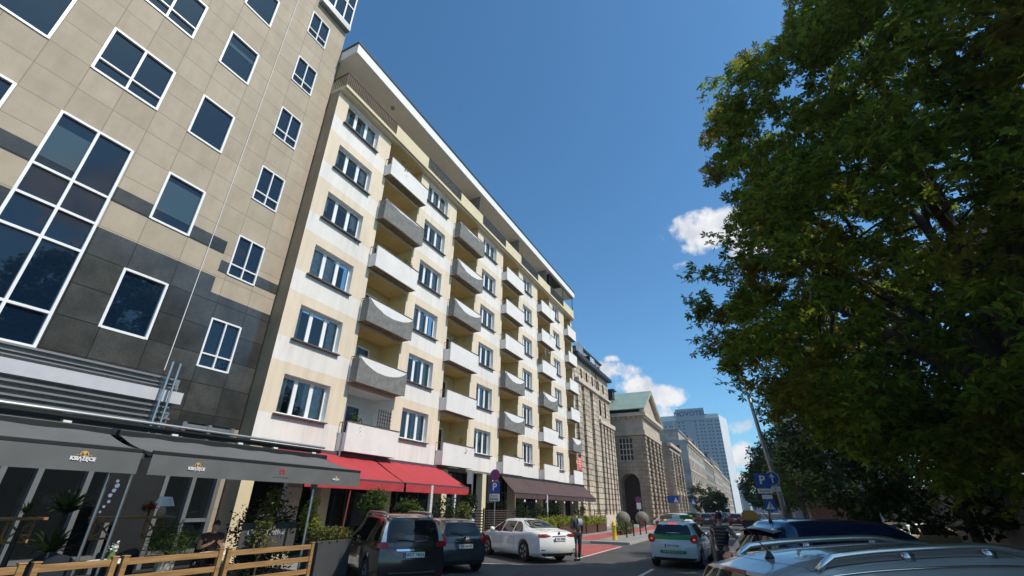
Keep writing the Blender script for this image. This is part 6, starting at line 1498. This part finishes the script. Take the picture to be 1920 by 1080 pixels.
MB().tube([(-12.2, 22.5, .1), (-12.2, 22.5, 3.62)], .03, 10).build('pole', m_galv, sp1)
sign_plate(sp1, 'disc', -12.2, 22.44, 3.36, .56, 0); sign_plate(sp1, 'blue', -12.2, 22.44, 2.76, .57, .58, [('P', .50, .01, m_whitep, .012)])
sign_plate(sp1, 'white', -12.2, 22.44, 2.28, .57, .34, [('Prosimy', .12, .08, m_plt, 0), ('Karnety', .15, -.07, m_plt, .004)])
sp2 = thing('parking_sign', 'blue P sign with crossing sign below, on a pole beside the leaning lamp column', 'road sign', (.33, 25, 0))
MB().tube([(.36, 25.1, .1), (.36, 25.1, 3.4)], .03, 10).build('pole', m_galv, sp2)
sign_plate(sp2, 'blue', .31, 25, 3.10, .60, .60, [('P', .5, .01, m_whitep, .012)]); sign_plate(sp2, 'white', .34, 25, 2.66, .60, .20, [('Karnety', .13, 0, m_plt, 0)]); sign_plate(sp2, 'white', .38, 25, 2.42, .42, .17, None)
cs = sign_plate(sp2, 'blue', .42, 25, 2.08, .46, .46, None, 'crossing_sign'); MB().add([(.24, 24.994, 1.92), (.60, 24.994, 1.92), (.42, 24.994, 2.24)], [(0, 1, 2)]).build('triangle', m_whitep, cs)
MB().tube([(.42, 24.988, 2.17), (.44, 24.988, 2.07)], .02, 6).tube([(.44, 24.988, 2.07), (.37, 24.988, 1.95)], .012, 6).tube([(.44, 24.988, 2.07), (.50, 24.988, 1.95)], .012, 6).build('walker_symbol', m_plt, cs)
lp = thing('lamp_column', 'grey lamp column with a round blue arrow sign rising into the chestnut leaves', 'lamp post', (1.0, 25.6, 0))
MB().tube([(1.02, 25.6, .1), (.92, 25.6, 2.4), (.66, 25.6, 5.2), (.40, 25.6, 8.6)], [.12, .11, .09, .07], 12).build('column', m_galv, lp, smooth=True)
sign_plate(lp, 'bdisc', .74, 25.4, 3.20, .60, 0); sign_plate(lp, 'white', .80, 25.4, 2.76, .40, .22, [('E', .12, 0, m_plt, 0)])
# yellow box / machine further back on right
yb = thing('yellow_machine', 'dull yellow construction machine body standing far back near the sign pole', 'machine', (-1.1, 60, 0))
MB().prism([(-1.9, .9), (-.4, .9), (-.4, 1.55), (-.8, 1.85), (-1.6, 1.85), (-1.9, 1.6)], 59, 61, 'y').build('body', mat('dull_yellow', (.24, .15, .02), .6, var=.2), yb)
MB().box(-1.95, -.05, 58.9, 61.1, .1, .88).build('undercarriage', m_blackm, yb)
# bollards
def bollard_y(x, y, label):
    t_ = thing('yellow_bollard', label, 'bollard', (x, y, .1)); MB().lathe([(.13, 0), (.15, .03), (.13, .08), (.125, .75), (.15, .78), (.15, .82), (.125, .84), (.12, .92), (.08, 1.02), (.01, 1.06)], 20).build('post', m_yelp, t_, local=True, smooth=True); MB().lathe([(.17, -.0), (.18, .04), (.15, .05)], 20).build('base', m_yelp, t_, local=True)
bollard_y(-8.4, 31.2, 'round topped yellow bollard on the kerb corner by the red lane'); bollard_y(-8.2, 48.5, 'smaller looking yellow bollard left of the taxi roof')
for k, (y_, lb) in enumerate(((34.3, 'first slim black bollard after the yellow one'), (36.4, 'second slim black bollard in the row'), (38.6, 'third slim black bollard in the row'), (40.7, 'last slim black bollard, beside the taxi rear lamp'))):
    t_ = thing('black_bollard', lb, 'bollard', (-8.4, y_, .1), 0, 'slim black bollards along the kerb'); MB().lathe([(.055, 0), (.05, .05), (.045, .8), (.06, .82), (.06, .87), (.045, .9), (.03, 1.0), (.01, 1.02)], 14).build('post', m_blackm, t_, local=True, smooth=True)
def globe(x, y, r, z, label):
    t_ = thing('topiary_bowl', label, 'planter', (x, y, .1)); MB().lathe([(.35, 0), (.4, .08), (.3, .14), (.3, .2)], 18).build('foot', m_greyst, t_, local=True, smooth=True); MB().lathe([(.25, .16), (r * .8, .2 + r * .35), (r, .2 + r), (r * .95, .2 + r * 1.3), (r * .8, .2 + r * 1.6), (r * .45, .2 + r * 1.9), (.01, .2 + r * 2)], 20).build('ball', mat('mossy_stone', (.17, .165, .125), .9, var=.3), t_, local=True, smooth=True)
globe(-11.6, 46.5, .66, 0, 'large grey stone ball planter in front of the rusticated building'); globe(-10.9, 51.5, .66, 0, 'large mossy stone ball planter by the temple arch')
for k, (x_, y_, lb) in enumerate(((-9.6, 37.4, 'green grey round bush between the first black bollards'), (-9.5, 39.4, 'green grey round bush between the last black bollards'), (-9.0, 52.0, 'low hedge clump left of the yellow bollard near the taxi'), (-11.5, 61.5, 'low green hedge clump at the temple plinth'))):
    bush_at('round_bush', lb, (x_, y_, .1), .5, .85, lf_mid if k != 1 else lf_bush, 34, 24, .12, seed=90 + k, cat='shrub')
for k, (x_, y_, h_, lb) in enumerate(((-10.3, 72, 3.6, 'blue crossing sign in front of the low pavilion, left one'), (-9.4, 84, 3.5, 'small blue sign in front of the low pavilion, right one'))):
    t_ = thing('crossing_sign', lb, 'road sign', (x_, y_, 0)); MB().tube([(x_, y_, .1), (x_, y_, h_)], .04).build('pole', m_galv, t_)
    pl = MB().box(x_ - (1.15 if k == 0 else .4), x_ + .4, y_ - .06, y_ - .03, h_ - 1.0, h_ - .1).build('sign_plate', m_blue, t_); MB().add([(x_ - .32, y_ - .07, h_ - .9), (x_ + .32, y_ - .07, h_ - .9), (x_, y_ - .07, h_ - .25)], [(0, 1, 2)]).build('triangle', m_whitep, pl)
t_ = thing('no_stopping_sign', 'small purple red disc sign on a pole before the dark arch', 'road sign', (-11.2, 52, 0)); MB().tube([(-11.2, 52, .1), (-11.2, 52, 3.0)], .035).build('pole', m_galv, t_); sign_plate(t_, 'disc', -11.2, 51.93, 2.7, .62, 0); sign_plate(t_, 'white', -11.2, 51.93, 2.1, .45, .6)
# overhead wires across the far street
for k, (z_, y_) in enumerate(((9.0, 62), (8.2, 100))):
    pts = [(-12 + 20 * u, y_ + 10 * u, z_ - 1.2 * math.sin(math.pi * u)) for u in np.linspace(0, 1, 12)]

# ================================================================== PEOPLE
m_skin = mat('skin', (.42, .24, .17), .55, var=.06, scale=10); m_hair = mat('dark_hair', (.018, .013, .010), .7, var=.3, scale=30)
def skinned(name, verts, edges, radii, m, parent, root=0, sub=2):
    me = bpy.data.meshes.new(name); me.from_pydata(verts, edges, []); o = bpy.data.objects.new(name + '_tmp', me); COL.objects.link(o)
    md = o.modifiers.new('skin', 'SKIN'); md.use_smooth_shade = True
    if not me.skin_vertices: 
        pass
    lay = me.skin_vertices[0].data if len(me.skin_vertices) else None
    if lay is None:
        bm = bmesh.new(); bm.from_mesh(me); bm.verts.layers.skin.verify(); bm.to_mesh(me); bm.free(); lay = me.skin_vertices[0].data
    for i, r_ in enumerate(radii):
        lay[i].radius = (r_, r_) if not isinstance(r_, tuple) else r_; lay[i].use_root = (i == root)
    ss = o.modifiers.new('sub', 'SUBSURF'); ss.levels = sub; ss.render_levels = sub
    bpy.context.view_layer.update()
    dg = bpy.context.evaluated_depsgraph_get(); m2 = bpy.data.meshes.new_from_object(o.evaluated_get(dg)); bpy.data.objects.remove(o)
    m2.materials.clear(); m2.materials.append(m); m2.polygons.foreach_set('use_smooth', [True] * len(m2.polygons))
    r = bpy.data.objects.new(name, m2); COL.objects.link(r); r.parent = parent
    return r
class Sk:
    def __init__(s): s.v = []; s.e = []; s.r = []
    def add(s, p, r, par=None):
        s.v.append(tuple(p)); s.r.append(r); i = len(s.v) - 1
        if par is not None: s.e.append((par, i))
        return i
    def chain(s, pts, rs, par=None):
        for p, r_ in zip(pts, rs): par = s.add(p, r_, par)
        return par
def person(label, loc, rot, J, top_m, leg_m, hair='short', top_name='jacket', sleeves=1.0, shoe_m=None, extra=None, k=1.0):
    """J: joint positions in a local frame, x forward, y left, z up"""
    t_ = thing('person', label, 'person', loc, rot)
    V_ = {n_: Vector(p) for n_, p in J.items()}
    hip, chest, neck, head = V_['hip'], V_['chest'], V_['neck'], V_['head']
    b = Sk(); h0 = b.add(hip, (.13, .10)); wst = b.add(hip.lerp(chest, .45), (.125, .095), h0); c0 = b.add(chest, (.15, .105), wst); n0 = b.add(neck, .058, c0)
    b.add(neck.lerp(head, .35), .052, n0)
    for s_ in ('l', 'r'):
        sh, el, wr = V_['sh_' + s_], V_['el_' + s_], V_['wr_' + s_]
        a = b.add(sh, .058, c0); a = b.add(sh.lerp(el, .5), .048, a); a = b.add(el, .040, a); a = b.add(el.lerp(wr, .5), .036, a); w_ = b.add(wr, .026, a)
        hd = (wr - el).normalized(); up = Vector((0, 0, 1)) if abs(hd.z) < .8 else Vector((1, 0, 0)); sd_ = hd.cross(up).normalized(); cu = sd_.cross(hd)
        palm_ = b.add(wr + hd * .05, (.030, .020), w_)
        for f in range(4):
            off = sd_ * (.026 - .0175 * f); L = (.072, .080, .074, .058)[f]; kn = wr + hd * .095 + off
            b.chain([kn, kn + hd * L * .5 + cu * .010, kn + hd * L * .85 + cu * .030], [.0095, .0085, .007], palm_)
        th = wr + hd * .03 + sd_ * .034; b.chain([th, th + hd * .032 + sd_ * .018 + cu * .01, th + hd * .058 + sd_ * .018 + cu * .02], [.011, .0095, .008], palm_)
        hp, kn, an = V_['hp_' + s_], V_['kn_' + s_], V_['an_' + s_]
        a = b.add(hp, .085, h0); a = b.add(hp.lerp(kn, .5), .075, a); a = b.add(kn, .054, a); a = b.add(kn.lerp(an, .35), .052, a); b.add(an, .036, a)
    skinned('body', b.v, b.e, b.r, m_skin, t_)
    # head with face
    fw = V_.get('face', Vector((1, 0, 0))).normalized(); lf = Vector((0, 0, 1)).cross(fw).normalized(); uu = fw.cross(lf)
    def HP(a, l, u): return head + fw * a + lf * l + uu * u
    G = []
    for i in range(15):
        ph = math.pi * i / 14; row = []
        for j in range(25):
            th = 2 * math.pi * j / 24; x_, y_, z_ = math.sin(ph) * math.cos(th), math.sin(ph) * math.sin(th), math.cos(ph)
            sx = .098 * (1 - .10 * max(0, -z_)) + (.012 if (x_ > .3 and z_ < -.3) else 0); sy_ = .076 * (1 - .28 * max(0, -z_) ** 1.5); d_ = 0
            if x_ > .9 and -.30 < z_ < .05: d_ = .018
            if x_ > .75 and .02 < z_ < .22 and .15 < abs(y_) < .6: d_ = -.008
            row.append(HP(x_ * sx + d_, y_ * sy_, z_ * .118))
        G.append(row)
    hd_ = MB().grid(G)
    for s_ in (1, -1): hd_.lathe([(.001, -.012), (.028, -.006), (.03, .004), (.001, .010)], 10, HP(-.005, s_ * .078, -.01), 'y')
    hd_.tube([HP(.0, 0, -.09), tuple(neck)], [.05, .056], 12)
    ho = hd_.build('head', m_skin, t_, local=True, smooth=True)
    f_ = MB()
    for s_ in (1, -1): f_.lathe([(.001, -.006), (.009, 0), (.001, .006)], 8, HP(.086, s_ * .030, .012), 'x')
    f_.bar(HP(.094, -.022, -.058), HP(.094, .022, -.058), .008, .006); f_.build('eyes_and_mouth', m_plt, ho, local=True)
    G = []
    for i in range(10):
        ph = math.pi * (.0 + .60 * i / 9); row = []
        for j in range(25):
            th = 2 * math.pi * j / 24; x_, y_, z_ = math.sin(ph) * math.cos(th), math.sin(ph) * math.sin(th), math.cos(ph)
            if x_ > .2 and z_ < .35: z_ = .35; 
            row.append(HP(x_ * .106 - .006, y_ * .084, z_ * .126 + .004))
        G.append(row)
    MB().grid(G).build('hair', m_hair, t_, local=True, smooth=True)
    # clothes
    c = Sk(); h0 = c.add(hip + Vector((0, 0, -.02)), (.165, .128)); w_ = c.add(hip.lerp(chest, .5), (.155, .12), h0); c0 = c.add(chest, (.18, .13), w_); c.add(neck + Vector((0, 0, -.03)), .085, c0)
    for s_ in ('l', 'r'):
        sh, el, wr = V_['sh_' + s_], V_['el_' + s_], V_['wr_' + s_]
        a = c.add(sh, .076, c0); a = c.add(sh.lerp(el, .5 if sleeves > .5 else .45), .066, a)
        if sleeves > .5: a = c.add(el, .056, a); c.add(el.lerp(wr, .9), .042, a)
    skinned(top_name, c.v, c.e, c.r, top_m, t_)
    c = Sk(); h0 = c.add(hip + Vector((0, 0, -.03)), (.150, .118)); c.add(hip + Vector((0, 0, .07)), (.14, .11), h0)
    for s_ in ('l', 'r'):
        hp, kn, an = V_['hp_' + s_], V_['kn_' + s_], V_['an_' + s_]
        a = c.add(hp, .102, h0); a = c.add(hp.lerp(kn, .5), .088, a); a = c.add(kn, .068, a); a = c.add(kn.lerp(an, .5), .066, a); c.add(an + Vector((0, 0, .02)), .056, a)
    skinned('trousers', c.v, c.e, c.r, leg_m, t_)
    for s_ in ('l', 'r'):
        an = V_['an_' + s_]; c = Sk(); a = c.add(an + Vector((-.05, 0, -.03)), .042); a = c.add(an + Vector((.04, 0, -.045)), .042, a); c.add(an + Vector((.17, 0, -.055)), .034, a)
        skinned('shoe', c.v, c.e, c.r, shoe_m or m_black, t_, sub=1)
    if extra: extra(t_, V_)
    return t_
JW = dict(hip=(0, 0, .98), chest=(.0, 0, 1.34), neck=(.03, 0, 1.53), head=(.07, 0, 1.675), sh_l=(.0, .20, 1.44), sh_r=(.0, -.20, 1.44), el_l=(-.02, .26, 1.16), el_r=(.03, -.25, 1.16), wr_l=(.22, .12, 1.14), wr_r=(.10, -.25, .92),
          hp_l=(0, .10, .90), hp_r=(0, -.10, .90), kn_l=(.06, .10, .50), kn_r=(.02, -.10, .50), an_l=(-.04, .11, .10), an_r=(.10, -.10, .09), face=(1, 0, -.15))
m_jack = mat('black_jacket', (.035, .037, .042), .75, var=.3, scale=8); m_tr = mat('dark_grey_trousers', (.03, .031, .033), .85, var=.2, scale=6); m_pack = mat('pale_lilac_fabric', (.42, .44, .52), .8, var=.1)
def ex_walk(t_, V_):
    MB().grid([[(-.118 - .035 * math.sin(math.pi * u), -.185 + .19 * v, 1.24 + .24 * u) for v in np.linspace(0, 1, 8)] for u in np.linspace(0, 1, 8)]).build('hood_panel', m_pack, t_, local=True, smooth=True)
person('man in a dark jacket with pale shoulder patch behind the white saloon', (-6.68, 19.25, 0), R(138), JW, m_jack, m_tr, extra=ex_walk)
JS = dict(hip=(0, 0, .99), chest=(.0, 0, 1.36), neck=(.02, 0, 1.55), head=(.05, 0, 1.70), sh_l=(.0, .20, 1.46), sh_r=(.02, -.20, 1.46), el_l=(.02, .27, 1.18), el_r=(.16, -.34, 1.26), wr_l=(.05, .27, .94), wr_r=(.40, -.38, 1.28),
          hp_l=(0, .10, .91), hp_r=(0, -.10, .91), kn_l=(.0, .12, .50), kn_r=(.06, -.10, .50), an_l=(-.04, .13, .10), an_r=(.02, -.12, .09), face=(1, 0, -.1))
m_strip, t, b_ = new_mat('striped_black_shirt', .8)
x, y, z = world_xyz(t); t.links.new(mixc(t, MNODE(t, 'GREATER_THAN', MNODE(t, 'FRACT', MNODE(t, 'MULTIPLY', z, 14.0)), .82), (.014, .014, .015), (.13, .13, .13)), b_.inputs['Base Color'])
person('person in a black striped top reaching towards the tail of the navy car', (-.98, 13.3, 0), R(60), JS, m_strip, m_tr, top_name='striped_top', sleeves=.3)
JT = dict(hip=(0, 0, .56), chest=(.10, 0, .93), neck=(.16, 0, 1.12), head=(.23, 0, 1.25), sh_l=(.12, .20, 1.03), sh_r=(.12, -.20, 1.03), el_l=(.20, .27, .78), el_r=(.22, -.26, .78), wr_l=(.42, .14, .88), wr_r=(.44, -.12, .88),
          hp_l=(.05, .10, .54), hp_r=(.05, -.10, .54), kn_l=(.48, .13, .58), kn_r=(.48, -.13, .58), an_l=(.46, .13, .19), an_r=(.46, -.13, .19), face=(1, 0, -.3))
person('seated person in a dark red black shirt leaning over the terrace table', (-11.9, 7.75, .12), R(-20), JT, mat('maroon_black_shirt', (.03, .012, .014), .85, var=.2), m_tr, top_name='shirt', sleeves=.3)
ch = thing('terrace_chair', 'dark terrace chair under the seated person', 'chair', (-11.95, 7.77, .1), R(-20))
MB().box(-.24, .22, -.22, .22, .40, .44).build('seat', m_blackm, ch, local=True); MB().box(-.26, -.22, -.21, .21, .50, .86).build('backrest', m_blackm, ch, local=True)
for (a_, c_) in ((-.22, -.2), (-.22, .2), (.2, -.2), (.2, .2)): MB().box(a_ - .015, a_ + .015, c_ - .015, c_ + .015, 0, .40 if a_ > 0 else .86).build('leg', m_blackm, ch, local=True)
# labels must stay short
for o in COL.objects:
    if 'label' in o:
        w_ = o['label'].split()
        if len(w_) > 16: print('LONG', o.name, len(w_), o['label'])
# potted plants and odds and ends on the balconies
for k, (bi, f, dy, kind) in enumerate(((0, 0, .5, 0), (0, 3, 2.4, 1), (1, 0, 2.2, 1), (1, 2, .5, 0), (2, 4, .6, 1), (2, 0, 2.3, 0), (3, 1, .7, 1), (3, 4, 1.8, 0), (0, 5, 1.0, 1), (4, 2, .6, 0))):
    a = loggia[bi][0]; zf = SILL0 + DZ * f - .90
    bush_at('balcony_plant', f'potted plant on balcony column {bi + 1} from the left, floor {f + 1} from below', (PX - .28, a + dy, zf + .25), .26, 1.15 if kind else 1.0, (lf_mid, lf_bush)[kind], 22, 20, .09, seed=200 + k, stem=.25, group='potted plants on the balconies')

# thin summer haze over the long street
hz = MB().box(-75, 62, -14, 620, -1.5, 76).build('haze', m_haze(), kind='stuff')
